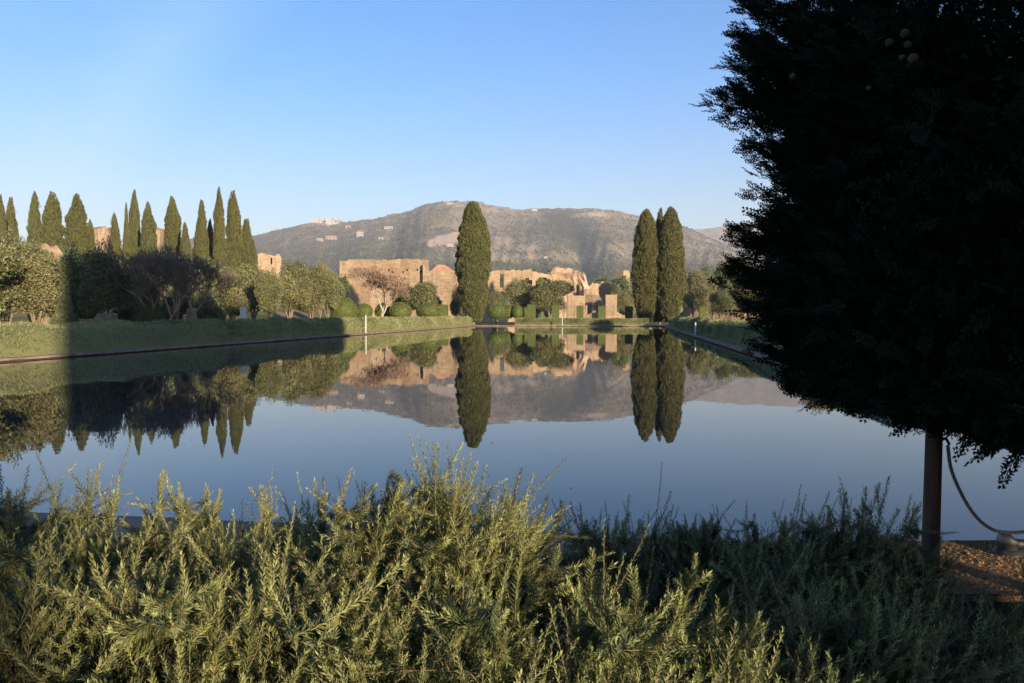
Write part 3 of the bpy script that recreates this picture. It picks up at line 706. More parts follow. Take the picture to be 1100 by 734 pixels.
row = [(3, 211, 15, 3, 'cypress cut off by the left picture edge, first of the row'), (14, 214, 17, 2, 'pointed cypress beside the one cut by the left picture edge'),
       (40, 207, 19, 4, 'slender pointed cypress, before the broad one at the left of the row'), (59, 208, 25, 3, 'broad round topped cypress left of the ruin gap'),
       (85, 210, 25, 3, 'broad cypress directly left of the jagged sunlit ruin'), (99, 237, 14, 4, 'low cypress shoulder against the jagged sunlit ruin'),
       (125, 230, 15, 4, 'short cypress immediately right of the jagged sunlit ruin'), (137.5, 220, 8, 2, 'very thin dark cypress among the clustered ones behind the bare tree'),
       (146.5, 206, 14, 3, 'tall slim cypress in the cluster behind the bare tree'), (161, 219, 18, 3, 'shorter broad cypress in the cluster, left of the narrow ruin tower'),
       (187, 213, 21, 3, 'broad cypress right of the narrow ruin tower'), (200, 240, 13, 4, 'small low cypress tucked beside the broad one right of the ruin tower'),
       (218, 217, 17, 2, 'spiky pointed cypress left of the tallest slender one'), (227, 237, 11, 3, 'little cypress between the spiky one and the tallest one'),
       (237, 203, 13.5, 3, 'tallest slender cypress in the left row'), (252, 207, 19, 3, 'tall broad cypress second from the right end of the left row'),
       (266, 237, 19, 2, 'shorter cypress at the right end of the left row')]
for i, (px, ty, w, var, lb) in enumerate(row):
    d = 150 + (i * 37 % 11) - 3; x = (px - CX) / F * d
    cypress(px, ty - 1, w * 0.86, d, var, lb, 'row of cypresses on the left bank', base_z=float(bank_z(x, d)) - 0.2)

def blob_leaves(blobs, n, size, r, shell=0.5, up=0.2, flat=0.0, tintb=0.5):
    """blobs: (cx,cy,cz,rx,ry,rz)"""
    B = np.array(blobs, float); vol = (B[:, 3] * B[:, 4] * B[:, 5]) ** (2 / 3); pr = vol / vol.sum()
    k = r.choice(len(B), n, p=pr)
    u = rand_dirs(n, r); rr = r.uniform(shell ** 2, 1, n) ** 0.5
    rr = rr * (1 + 0.14 * noise(u * 3 + B[k, :3], 1.0, 50))
    P = B[k, :3] + u * rr[:, None] * B[k, 3:6]
    Dv = norm(u * 0.6 + rand_dirs(n, r) + np.array([0, 0, up]))
    tint = np.clip(tintb + 0.28 * noise(P, 0.9, 51) + r.normal(size=n) * 0.15, 0, 1)
    L = r.uniform(0.7, 1.5, n) * size
    return quads(P - Dv * (L[:, None] * 0.5), Dv, rand_dirs(n, r), L, L * r.uniform(0.2, 0.34, n), tint)
def tree_meshes(seed, H, W, n, size, kind='olive'):
    r = np.random.default_rng(seed); blobs = []
    tz = {'olive': 0.17, 'oak': 0.05, 'bush': 0.0, 'pine': 0.5}[kind] * H
    nb = 11 if kind != 'bush' else 6
    for i in range(nb):
        a = r.uniform(0, 6.28); f = r.uniform(0.15, 0.62) * W
        cz = tz + (H - tz) * r.uniform(0.32, 0.78); s = r.uniform(0.34, 0.52) * W
        taper = 1 - 0.5 * max(0, (cz - tz) / (H - tz) - 0.5)
        blobs.append((math.cos(a) * f * taper, math.sin(a) * f * taper, cz, s, s, min(s * 0.85, (H - cz) * 1.0)))
    blobs.append((0, 0, tz + (H - tz) * 0.55, W * 0.6, W * 0.6, (H - tz) * 0.45))
    Vq, Fq, tq = blob_leaves(blobs, n, size, r, 0.45)
    lo = Vq.reshape(-1, 4, 3)[:, 0, 2] > tz * 0.8
    Vq = Vq.reshape(-1, 4, 3)[lo].reshape(-1, 3); tq = tq.reshape(-1, 4)[lo].ravel(); Fq = np.arange(len(Vq)).reshape(-1, 4)
    crown = mk_mesh(kind + '_crown', [(Vq, Fq, 0, tq)])
    tp_ = []
    nst = 3 if kind == 'olive' else 2
    fork = tz * 0.5 if kind != 'bush' else 0.1
    z = np.linspace(-0.2, fork + 0.1, 5); r0 = W * 0.075
    tp_ += tube_parts(np.stack([0.08 * np.sin(z * 3), 0 * z, z], -1), np.linspace(r0 * 1.35, r0, 5) * (1 + 0.1 * np.sin(np.arange(5) * 2.1)), 0, 9)
    for i in range(nst + 2):
        a = i * 6.28 / (nst + 2) + r.uniform(-.4, .4); L = H * 0.62 - fork; tt = np.linspace(0, 1, 7)
        e_ = W * r.uniform(0.3, 0.55)
        pts = np.stack([np.cos(a) * e_ * tt ** 1.2 + 0.1 * np.sin(tt * 6), np.sin(a) * e_ * tt ** 1.2, fork + L * tt], -1)
        tp_ += tube_parts(pts, np.linspace(r0 * 0.62, r0 * 0.12, 7), 0, 7)
    return crown, mk_mesh(kind + '_trunk', tp_)
OL = [tree_meshes(60 + i, 5.6, 2.3, 30000, 0.125) for i in range(4)]
OK_ = [tree_meshes(70 + i, 6.0, 2.9, 30000, 0.15, 'oak') for i in range(2)]
FAR = [tree_meshes(80 + i, 7.0, 3.2, 16000, 0.24, 'oak') for i in range(3)]
def tree(px, topy, wpx, d, meshes, mat, name, label, cat, group=None, base_z=None, bark='bark', H0=5.6, W0=2.3, n_=None):
    x = (px - CX) / F * d; z0 = GZ - 0.03 if base_z is None else base_z
    H = zat(topy, d, px) - z0; w = wpx * d / F / 2
    e = empty(name, (x, d, z0), label, cat, group, px * 1.3, (w / (W0 * 1.02), w / (W0 * 1.02), H / H0 / 0.97))
    me = meshes[0]
    if len(me.materials) and me.materials[0] != M[mat]: me = me.copy(); me.materials.clear()
    obj('crown', me, M[mat], e); obj('trunk', meshes[1], M[bark], e)
    return e
def row_tree(px, topy, wpx, n, *a, **k): return tree(px, topy, wpx, on_row(px, n), *a, **k)
og = 'olive trees behind the left hedge'
NO = -28.5
for i, (px, ty, w, nn, lb) in enumerate([
        (-38, 262, 90, -28, 'olive tree cut off by the left picture edge'), (6, 254, 62, -29, 'sunlit olive tree nearest the left picture edge'),
        (42, 268, 60, -28, 'sunlit olive tree beside the shaded dark evergreen'),
        (36, 262, 60, -36, 'taller olive in the second line behind the far left olives'),
        (250, 289, 34, -28.5, 'olive tree just right of the bare trees'), (272, 286, 36, -31, 'olive behind the white sign board'),
        (290, 290, 30, -27.5, 'olive with two forked trunks right of the white sign board'), (312, 282, 40, -30, 'tallest olive below the square brick tower'),
        (334, 287, 36, -28.5, 'round grey olive right of the tallest olive'), (352, 291, 30, -32, 'olive at the right end of the left olive row')]):
    row_tree(px, ty, w * 1.3, nn, OL[i % 4], 'olive', 'olive_tree', lb, 'olive tree', og, bark='olivebark')
row_tree(78, 268, 56, -31, OK_[0], 'oak', 'evergreen_oak', 'shaded dark evergreen at the left shadow edge', 'tree', 'dark evergreens behind the left hedge', H0=6, W0=2.9)
row_tree(112, 262, 66, -29, OK_[1], 'oak', 'evergreen_oak', 'largest shaded dark evergreen above the low brick fragment', 'tree', 'dark evergreens behind the left hedge', H0=6, W0=2.9)
for px, ty, w, nn, lb in [(70, 318, 34, -26.5, 'dark filler shrub added at the left shadow edge behind the hedge'), (92, 312, 40, -33, 'dark filler shrub added in shade behind the low brick fragment'), (135, 314, 40, -30, 'dark filler shrub added left of the bare tree stems'),
        (222, 312, 44, -29, 'dark filler shrub added between the bare trees and the first olive'), (185, 316, 34, -34, 'dark filler shrub added between the two bare trees')]:
    row_tree(px, ty, w, nn, OK_[0], 'oak', 'evergreen_shrub', lb, 'shrub', 'dark evergreens behind the left hedge', H0=6, W0=2.9)  # added dark shrubs cover lit ground where only darkness should show
row_tree(165, 308, 40, -27, OK_[0], 'oak', 'evergreen_shrub', 'low dark evergreen shrub under the bare trees', 'shrub', 'dark evergreens behind the left hedge', H0=6, W0=2.9)
row_tree(205, 292, 50, -33, OK_[1], 'oak', 'evergreen_oak', 'dark evergreen behind the right hand bare tree', 'tree', 'dark evergreens behind the left hedge', H0=6, W0=2.9)
row_tree(142, 285, 50, -35, OL[2], 'olive', 'olive_tree', 'dim olive crown behind the left hand bare tree', 'olive tree', og, bark='olivebark')
row_tree(232, 284, 40, -37, OL[1], 'olive', 'olive_tree', 'olive crown behind the right hand bare tree', 'olive tree', og, bark='olivebark')
row_tree(344, 285, 24, -40, OL[0], 'golden', 'autumn_tree', 'yellowing tree top behind the right end of the olive row', 'tree', bark='bark')
for i, (px, ty, w, dd_, lb) in enumerate([(322, 281, 30, 150, 'green tree behind the tallest olive below the mountain'), (362, 296, 30, 118, 'bright green tree at the left end of the long brick wall'),
        (20, 258, 46, 120, 'green tree far behind the olives at the left edge'), (72, 266, 44, 125, 'green tree on the bank under the broad round topped cypress'),
        (180, 272, 60, 130, 'green tree on the bank under the cypress cluster'), (225, 278, 50, 128, 'green tree on the bank under the tallest slender cypress'), (115, 274, 50, 132, 'green tree on the bank under the jagged ruin')]):
    tree(px, ty, w, dd_, FAR[i % 3], 'green' if i in (1,) else 'wood', 'leafy_tree', lb, 'tree', 'leafy trees on the left bank', H0=7, W0=3.2)
# around the ruins
rg = 'trees among the ruins'
tree(456, 304, 50, 126, OL[1], 'olive', 'olive_tree', 'pale olive in front of the long brick wall, right of the bare tree', 'olive tree', rg, bark='olivebark')
tree(436, 306, 36, 130, OL[3], 'olive', 'olive_tree', 'olive half hidden behind the pale bare tree', 'olive tree', rg, bark='olivebark')
tree(492, 308, 26, 128, OK_[0], 'oak', 'evergreen_oak', 'dark evergreen against the left side of the solitary cypress', 'tree', rg, H0=6, W0=2.9)
tree(533, 312, 22, 132, OK_[1], 'olive', 'olive_tree', 'small olive against the right side of the solitary cypress', 'olive tree', rg, H0=6, W0=2.9)
tree(558, 300, 44, 134, OL[2], 'olive', 'leafy_tree', 'round green tree in front of the arched gap', 'tree', rg)
tree(590, 302, 58, 130, OL[0], 'olive', 'olive_tree', 'broad grey olive in front of the domed ruin', 'olive tree', rg, bark='olivebark')
tree(577, 312, 22, 138, OL[3], 'oak', 'leafy_tree', 'dark tree under the broken arch', 'tree', rg)
tree(575, 289, 18, 190, FAR[1], 'green', 'leafy_tree', 'flat green tree top seen over the broken arch', 'tree', rg, H0=7, W0=3.2)
for i, (px, ty, w, dd_, mt, lb) in enumerate([(648, 298, 30, 200, 'wood', 'green tree behind the dark reddish ruin'), (668, 297, 34, 178, 'wood', 'dense green tree right of the dark reddish ruin'),
        (674, 312, 30, 150, 'olive', 'olive against the left side of the cypress trio'), (660, 305, 22, 165, 'oak', 'dark tree above the slim brick pillar'),
        (744, 292, 30, 160, 'olive', 'tan olive right beside the cypress trio'), (758, 285, 30, 190, 'green', 'tall green tree behind the right hand olives'), (776, 283, 40, 195, 'green', 'tall green tree next to the dark conifer tips'),
        (766, 296, 34, 165, 'olive', 'grey olive between the trio and the dark conifer'), (753, 306, 28, 140, 'olive', 'low olive over the clipped column right of the trio'), (786, 302, 36, 150, 'oak', 'dark rounded tree against the dark conifer edge'),
        (774, 312, 34, 125, 'oak', 'dim purple grey tree behind the right hedge'), (806, 296, 46, 135, 'wood', 'tree screened by the dark conifer, right bank'), (850, 290, 60, 130, 'wood', 'tree hidden behind the dark conifer, right bank'),
        (738, 306, 20, 178, 'wood', 'small tree directly right of the trio trunks')]):
    tree(px, ty, w, dd_, FAR[i % 3] if dd_ > 160 else OL[i % 4], mt, 'olive_tree' if mt == 'olive' else 'leafy_tree', lb, 'olive tree' if mt == 'olive' else 'tree', 'trees on the right beyond the pool', H0=7 if dd_ > 160 else 5.6, W0=3.2 if dd_ > 160 else 2.3)
for i in range(5):   # right bank trees running towards the camera, seen in the water behind the conifer
    dd_ = 58 + i * 10; x_, y_, _ = pool(NR + 9 + (i % 3) * 2, dd_)
    px = CX + F * x_ / y_
    if px > 870 or True:
        tree(px, HOR - (5.2 + (i % 3) * .6 - CAMZ) * F / y_, 4.8 * F / y_, y_, OL[(i + 1) % 4], 'olive', 'olive_tree',
             ['nearest', 'second', 'third', 'fourth', 'farthest'][i] + ' olive along the right bank behind the dark conifer', 'olive tree', 'olives on the right bank', bark='olivebark')

# bare trees
def bare_meshes(seed, Ht, spread, trunkh=0.22, maxd=6, r0=0.14, droop=0.0, stems=1):
    H = 6.0; r = random.Random(seed); wood = []
    def grow(p, d, L, rad, depth):
        n = 4; pts = [p]; q = p.copy(); dd_ = d.copy()
        for i in range(n):
            dd_ = dd_ + np.array([r.uniform(-1, 1), r.uniform(-1, 1), r.uniform(-.4, .8)]) * 0.13
            dd_ /= np.linalg.norm(dd_); q = q + dd_ * L / n; pts.append(q)
        wood.extend(tube_parts(np.array(pts), np.maximum(np.linspace(rad, rad * 0.66, n + 1), 0.013), 0 if depth < 3 else 1, 7 if depth < 2 else (4 if depth < 4 else 3))[:1])
        if depth >= maxd: return
        k = 3 if depth < maxd - 1 else 4
        for i in range(k):
            a = i * 6.28 / k + r.uniform(-.5, .5); up = r.uniform(0.35, 0.95) * spread
            s1 = np.cross(dd_, [0.3, 0.2, 1.0]); s1 /= np.linalg.norm(s1); s2 = np.cross(dd_, s1)
            nd = dd_ + (s1 * math.cos(a) + s2 * math.sin(a)) * up; nd /= np.linalg.norm(nd); nd[2] += 0.12 - droop; nd /= np.linalg.norm(nd)
            st = pts[-1] if i < 2 else pts[-2]
            grow(st, nd, L * r.uniform(0.66, 0.86), rad * 0.60, depth + 1)
    for s_ in range(stems):
        a = s_ * 2.4; b0 = np.array([0.12 * math.cos(a), 0.12 * math.sin(a), -0.1])
        d0 = np.array([0.35 * math.cos(a), 0.35 * math.sin(a), 1.0]) if stems > 1 else np.array([0.04, 0, 1.0])
        grow(b0, d0 / np.linalg.norm(d0), H * trunkh, r0, 0)
    V_ = np.concatenate([w_[0] for w_ in wood]); zm = V_[:, 2].max(); k_ = Ht / zm
    wood = [(w_[0] * k_, *w_[1:]) for w_ in wood]
    return mk_mesh('bare_tree', wood)
def split_bare(me_name, seed, e, mats, **k):
    o = obj('branches', bare_meshes(seed, **k), mats, e); return o
d_ = 98
e = empty('bare_tree', ((406.5 - CX) / F * d_, d_, GZ), 'pale leafless tree with a dome of fine brown twigs before the long brick wall', 'bare tree', 'leafless trees')
split_bare('b', 5, e, [M['palebark'], M['twig']], Ht=7.6, spread=0.95, trunkh=0.24, maxd=7, r0=0.11)
e.scale = (1.45, 1.45, 1)
d_ = on_row(170, -26.5)
e = empty('bare_tree', ((172 - CX) / F * d_, d_, GZ), 'shaded leafless tree with leaning forked stems, left one of the two by the hedge', 'bare tree', 'leafless trees')
split_bare('b', 9, e, [M['twig'], M['bark']], Ht=5.6, spread=0.95, trunkh=0.27, maxd=6, r0=0.10, stems=2)
d_ = on_row(192, -27)
e = empty('bare_tree', ((196 - CX) / F * d_, d_, GZ), 'shaded leafless tree with wide spreading crown, right one of the two by the hedge', 'bare tree', 'leafless trees')
split_bare('b', 12, e, [M['twig'], M['bark']], Ht=5.8, spread=1.0, trunkh=0.27, maxd=6, r0=0.10, stems=2)

# clipped balls and columns
def ball_mesh(seed, cube=False, n=5200):
    r = np.random.default_rng(seed); sp, sf = sphere_grid(28, 16)
    def shape(u):
        if cube:
            m_ = np.abs(u).max(-1, keepdims=True); L4 = (np.abs(u) ** 8).sum(-1, keepdims=True) ** (1 / 8); return u / L4
        return u * (1 + 0.045 * noise(u, 2.2, seed))[..., None]
    core = shape(sp) * 0.95
    u = rand_dirs(n, r); P = shape(u) * r.uniform(0.92, 1.0, (n, 1))
    if cube:
        P = r.uniform(-1, 1, (n, 3)); ax = r.integers(0, 3, n); P[np.arange(n), ax] = np.sign(P[np.arange(n), ax]) * r.uniform(0.93, 1.02, n)
        core = shape(sp) * 0.93
        cb, cf = box(-.94, .94, -.94, .94, -.94, .94)
    Dv = norm(u * 0.8 + rand_dirs(n, r))
    Vq, Fq, tq = quads(P, Dv, rand_dirs(n, r), r.uniform(0.06, 0.12, n), r.uniform(0.02, 0.04, n), np.clip(0.5 + r.normal(size=n) * 0.25, 0, 1))
    parts = [(core, sf, 0, np.full(len(core), 0.3), True)] if not cube else [(cb, cf, 0, np.full(8, .3))]
    return mk_mesh('clipped_foliage', parts + [(Vq, Fq, 0, tq)])
BALL = [ball_mesh(90), ball_mesh(91)]; CUBE = ball_mesh(92, True)
STM = mk_mesh('stem', tube_parts(np.array([[0, 0, -1.35], [0.02, 0, -1.0], [0, 0, -0.6]]), [0.09, 0.07, 0.07], 0, 7))
def ball(px0, px1, y0, y1, d, label, name='clipped_ball_shrub', cat='shrub', group='clipped round shrubs', me=None, mat='box'):
    px = (px0 + px1) / 2; k = d / F; w = (px1 - px0) * k / 2
    zt, zb = zat(y0, d, px), max(zat(y1, d, px), GZ + 0.15); zc, h = (zt + zb) / 2, (zt - zb) / 2
    e = empty(name, ((px - CX) * k, d, zc), label, cat, group, px, (w, w, h) if me is None else (w, w, h))
    if me is CUBE: e.rotation_euler = (0, 0, -YAW)
    obj('foliage', me or BALL[int(px) % 2], M[mat], e); obj('stem', STM, M['bark'], e)
    return e
ball(356, 384, 321, 347, 86, 'largest clipped ball at the right end of the olive row')
ball(384, 400, 326, 345, 100, 'clipped ball partly hidden left of the pale bare tree')
ball(403, 421, 325.5, 345, 103, 'clipped ball directly right of the pale bare tree trunk')
ball(419, 442, 325, 345, 100, 'broad clipped ball between the bare tree and the half shaded one')
ball(447.5, 473.5, 325.5, 344, 104, 'clipped ball by the dark clipped block, half in shade')
ball(524, 544, 327, 343, 119, 'clipped ball right beside the solitary cypress')
ball(539, 553, 327.5, 342.5, 122, 'clipped ball second right of the solitary cypress')
ball(550, 562, 327.5, 343, 121, 'clipped ball third right of the solitary cypress, left of the clipped columns')
ball(560, 568, 330, 343, 124, 'smallest clipped ball tucked against the first clipped column')
cg = 'clipped rectangular hedge columns'
for px0, px1, y0, lb in [(473, 481, 328, 'dark clipped block left of the solitary cypress'), (567, 575, 327.5, 'clipped column left of the broad grey olive'), (593, 600.5, 328, 'clipped column under the broad grey olive'),
        (619.5, 626.5, 329, 'clipped column in front of the square brick pier'), (642.5, 650, 329, 'clipped column left of the slim brick pillar'), (671.5, 679.5, 329.5, 'clipped column left of the cypress trio'), (751, 758, 329.5, 'clipped column right of the cypress trio')]:
    ball(px0, px1, y0, 343.5, 120, lb, 'clipped_hedge_column', 'topiary', cg, CUBE)

# ------------------------------------------------------------------ hedges beside the pool
def hedge(a, b, width, height, seed, label, dens=1.0, side=1, lump=0.12, name='rosemary_hedge', gap=None):
    """a,b: 2D ends of the centre line"""
    a = np.array(a[:2]); b = np.array(b[:2]); L = np.linalg.norm(b - a); t = (b - a) / L; nr = np.array([t[1], -t[0]])
    r = np.random.default_rng(seed)
    e = empty(name, (a[0], a[1], GZ - 0.03), label, 'hedge', 'rosemary hedges around the pool')
    nu = int(L / 0.5) + 2; S = np.linspace(0, L, nu); K = 13
    ang = np.linspace(0, math.pi, K); prof = np.stack([np.cos(ang), np.sin(ang)], -1)
    prof = np.sign(prof) * np.abs(prof) ** 0.55
    def surf(s, pr, k=1.0):
        q = np.stack([s, pr[..., 0] * 1.2, pr[..., 1] * 1.2], -1)
        f = 1 + lump * fbm(q, 0.45, seed, 3) + 0.09 * noise(q, 1.6, seed + 5)
        x = pr[..., 0] * width / 2 * (0.97 + 0.5 * (f - 1)) * k; z = pr[..., 1] * height * f * k
        return np.stack([t[0] * s + nr[0] * x, t[1] * s + nr[1] * x, z], -1)
    SS = np.repeat(S[:, None], K, 1); PR = np.broadcast_to(prof, (nu, K, 2))
    core = surf(SS, PR, 0.93).reshape(-1, 3)
    # blades, denser near the camera
    n = int(dens * L * 1000); s = r.uniform(0, L, n); dist = np.linalg.norm(a[None] + s[:, None] * t, axis=1)
    ref = dist.min(); keep = r.uniform(size=n) < np.clip((max(ref, 14) / dist) ** 1.0, 0.12, 1); s = s[keep]; dist = dist[keep]; n = len(s)
    an = r.uniform(0, math.pi, n); pr = np.stack([np.cos(an), np.sin(an)], -1); pr = np.sign(pr) * np.abs(pr) ** 0.55
    P = surf(s, pr) ; out = norm(np.stack([nr[0] * pr[:, 0], nr[1] * pr[:, 0], pr[:, 1] * 0.8], -1))
    Dv = norm(out * 0.7 + np.array([0, 0, 0.9]) + r.normal(size=(n, 3)) * 0.45)
    sz = np.clip(dist / 34, 0.6, 2.0)
    Lq = r.uniform(0.06, 0.17, n) * sz ** 0.6
    q = np.stack([s, pr[:, 0], pr[:, 1]], -1)
    tint = np.clip(0.5 + 0.3 * noise(q, 0.8, seed + 2) + r.normal(size=n) * 0.22, 0, 1)
    Vq, Fq, tq = quads(P - Dv * 0.05, Dv, rand_dirs(n, r), Lq, 0.0085 * sz * r.uniform(0.8, 1.5, n), tint)
    gf = gridF(K, nu)
    ends = []
    obj('foliage', mk_mesh('hedge_foliage', [(core, gf, 0, np.full(len(core), 0.4), True), (Vq, Fq, 0, tq)]), M['hedge'], e)
    return e
hedge(pool(NL - 1.75, 14), pool(NL - 1.75, DF - 0.5), 2.2, 1.12, 101, 'long rosemary hedge along the left side of the pool', 1.6)
hedge(pool(NL + 5, DF + 2.1), pool(NR - 1.5, DF + 2.1), 1.8, 0.92, 102, 'low clipped hedge across the far end of the pool', 1.5, lump=0.05)
hedge(pool(NR + 2.0, 19), pool(NR + 2.0, DF - 2), 2.0, 1.05, 103, 'long rosemary hedge along the right side of the pool', 1.6)

# ------------------------------------------------------------------ small furniture
wp = 'white rope posts at the pool edge'
def white_post(px, d, topy, label):
    x = (px - CX) / F * d; h = zat(topy, d, px) - GZ; r_ = 0.055
    e = empty('rope_post', (x, d, GZ), label, 'post', wp)
    z = np.array([0, 0.02, h - 0.05, h - 0.01, h]); 
    obj('shaft', mk_mesh('post_shaft', tube_parts(np.stack([0 * z, 0 * z, z], -1), [r_ * 1.25, r_, r_, r_ * .9, r_ * .5], 0, 12)), M['postpaint'], e)
    obj('collar', mk_mesh('post_collar', tube_parts(np.array([[0, 0, h * .78], [0, 0, h * .83]]), [r_ * 1.3, r_ * 1.3], 0, 12)), M['postpaint'], e)
    return e
dL = on_row(393, NL - 0.28); white_post(393, dL, 338.5, 'white post on the left pool edge before the pale bare tree')
dR = on_row(747, NR + 0.3); white_post(747, dR, 346.5, 'grey white post on the right pool edge below the cypress trio')
white_post(604, pool(0, DF + 0.3)[1] - 0.0, 341, 'white post at the middle of the far pool edge')
dS = on_row(261.5, NL - 3.3)
kx = dS / F
e = empty('sign_board', ((261.5 - CX) * kx, dS, GZ), 'blank upright white board behind the left hedge', 'sign')
z0 = zat(348, dS); z1 = zat(332, dS); w = 3.3 * kx
obj('panel', mk_mesh('panel', [(*box(-w, w, -0.02, 0.02, z0, z1), 0)]), M['white'], e)
obj('leg', mk_mesh('leg', [(*box(-w + .03, -w + .08, 0.022, 0.06, -0.05, z1 - .1), 0)]), M['metal'], e)
obj('leg', mk_mesh('leg', [(*box(w - .08, w - .03, 0.022, 0.06, -0.05, z1 - .1), 0)]), M['metal'], e)

# near right: gravel path, stone edging, post, rope, mooring fixture
g0, g1 = 1.35, 9.0
def gsheet(n0, n1, d0, d1, z, nx, ny, amp, seed):
    nn_, dd_ = np.meshgrid(np.linspace(n0, n1, nx), np.linspace(d0, d1, ny))
    P = np.stack([N2[0] * nn_ + D2[0] * dd_, N2[1] * nn_ + D2[1] * dd_, z + amp * fbm(np.stack([nn_, dd_, 0 * nn_], -1), 3.0, seed)], -1)
    return P.reshape(-1, 3), gridF(nx, ny)
gx, gy = np.meshgrid(np.linspace(2.1, 6.2, 90), np.linspace(3.95, 4.9, 40))
gz_ = GZ + 0.032 + 0.004 * fbm(np.stack([gx, gy, 0 * gx], -1), 4.0, 3)
struct('gravel_platform', [(np.stack([gx, gy, gz_], -1).reshape(-1, 3), gridF(90, 40), 0, None, True), (*box(2.1, 6.2, 3.95, 4.9, -0.2, GZ + 0.022), 0)], M['gravel'])
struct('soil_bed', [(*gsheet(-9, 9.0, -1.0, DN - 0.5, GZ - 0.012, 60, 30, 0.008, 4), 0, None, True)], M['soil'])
# stones on the gravel
n = 2600; r = rng
P = np.stack([r.uniform(2.15, 4.2, n), r.uniform(4.0, 4.88, n), np.full(n, GZ + 0.032)], -1); s = r.uniform(0.004, 0.014, n)
Vs, Fs = octa(P, s, s * 0.8)
tag(obj('gravel_stones', mk_mesh('gravel_stones', [(Vs, Fs, 0)]), M['gravel']), 'loose reddish stones on the path by the wooden post', 'gravel', kind='stuff')
# edging: thin rail of stone on the ground crossing the lit patch
pa, pb = at(1000, 606, 4.48), at(1096, 637, 4.03)
pa = np.array(pa); pb = np.array(pb); pa[2] = pb[2] = GZ + 0.03
tv = norm(pb - pa); sv = np.array([-tv[1], tv[0], 0])
pa = pa - tv * 0.4; pb = pb + tv * 1.2
def prism(p, q, sv, w, z0, z1):
    V = [p - sv * w, q - sv * w, q + sv * w, p + sv * w]; V = [np.array([*v[:2], z0]) for v in V] + [np.array([*v[:2], z1]) for v in V]
    return np.array(V), np.array([[0, 3, 2, 1], [4, 5, 6, 7], [0, 1, 5, 4], [1, 2, 6, 5], [2, 3, 7, 6], [3, 0, 4, 7]])
e = obj('edging_board', mk_mesh('edging_board', [(*prism(pa, pb, sv, 0.022, GZ + 0.0, GZ + 0.075), 0)]), M['gravel'])
tag(e, 'thin earth coloured edging strip crossing the gravel beside the wooden post', 'edging')
# wooden post
xp, yp, _ = at(1001, 500, 4.3)
e = empty('wooden_post', (xp, yp, GZ + 0.03), 'round reddish brown wooden barrier post under the dark conifer', 'post')
z = np.array([-0.1, 0.02, 0.3, 0.6, 0.9, 1.06, 1.085, 1.09])
obj('shaft', mk_mesh('wood_post_shaft', tube_parts(np.stack([0.012 * z, 0 * z, z], -1), [0.048, 0.047, 0.0455, 0.044, 0.043, 0.042, 0.038, 0.02], 0, 20)), M['postwood'], e)
zr = zat(478, yp, 1012) - GZ
obj('hook', mk_mesh('post_hook', tube_parts(np.array([[0.04, -0.02, zr + .01], [0.062, -0.03, zr + .005], [0.075, -0.032, zr - .02], [0.068, -0.032, zr - .05]]), 0.008, 0, 8)), M['darkmetal'], e)
# rope: hangs from hook to the fixture and on to the right
p0 = np.array([xp + 0.066, yp - 0.035, GZ + zr]); p1 = np.array(at(1081, 572, 4.45)); p2 = np.array(at(1135, 560, 4.3))
ctrl = [p0, np.array(at(1022, 505, 4.32)), np.array(at(1035, 535, 4.36)), np.array(at(1050, 557, 4.40)), np.array(at(1066, 569, 4.43)), p1, np.array(at(1100, 571.5, 4.42)), np.array(at(1125, 566, 4.36)), np.array(at(1160, 540, 4.3)), np.array(at(1185, 500, 4.25))]
def catmull(c, m_=14):
    c = [c[0] * 2 - c[1]] + list(c) + [c[-1] * 2 - c[-2]]; out = []
    for i in range(1, len(c) - 2):
        for t_ in np.linspace(0, 1, m_, endpoint=False):
            a0, a1, a2, a3 = c[i - 1], c[i], c[i + 1], c[i + 2]
            out.append(0.5 * ((2 * a1) + (-a0 + a2) * t_ + (2 * a0 - 5 * a1 + 4 * a2 - a3) * t_ ** 2 + (-a0 + 3 * a1 - 3 * a2 + a3) * t_ ** 3))
    out.append(c[-2]); return np.array(out)
cl = catmull(ctrl, 40); T_ = norm(np.gradient(cl, axis=0)); U_ = norm(np.cross(T_, [0, 0, 1.0])); W_ = np.cross(T_, U_)
arcl = np.concatenate([[0], np.cumsum(np.linalg.norm(np.diff(cl, axis=0), axis=1))])
rp = []
for k3 in range(3):
    a_ = arcl / 0.05 * 2 * math.pi + k3 * 2.094
    st = cl + (np.cos(a_)[:, None] * U_ + np.sin(a_)[:, None] * W_) * 0.0048
    rp += tube_parts(st, 0.0056, 0, 7)
tag(obj('barrier_rope', mk_mesh('barrier_rope', rp), M['rope']), 'twisted grey rope sagging from the wooden post to the pool edge fixture', 'rope')
# mooring fixture
fx = at(1083, 588, 4.62)
e = empty('metal_fixture', (fx[0], fx[1], GZ + 0.034), 'short dark metal floodlight fixture at the pool edge under the rope', 'fixture')
obj('base', mk_mesh('fix_base', tube_parts(np.array([[0, 0, 0], [0, 0, .012], [0, 0, .03]]), [.085, .085, .06], 0, 20)), M['darkmetal'], e)
obj('stand', mk_mesh('fix_stand', tube_parts(np.array([[0, 0, .02], [0, 0, .07]]), [.05, .055], 0, 18)), M['darkmetal'], e)
obj('cap', mk_mesh('fix_cap', tube_parts(np.array([[0, 0, .07], [0, 0, .085], [0, 0, .1], [0.01, 0, .108]]), [.058, .062, .055, .03], 0, 20)), M['metal'], e)
obj('arm', mk_mesh('fix_arm', tube_parts(np.array([[.04, 0, .062], [.12, -.01, .058], [.3, -.03, .05], [.5, -.05, .045]]), [.026, .028, .028, .028], 0, 14)), M['metal'], e)

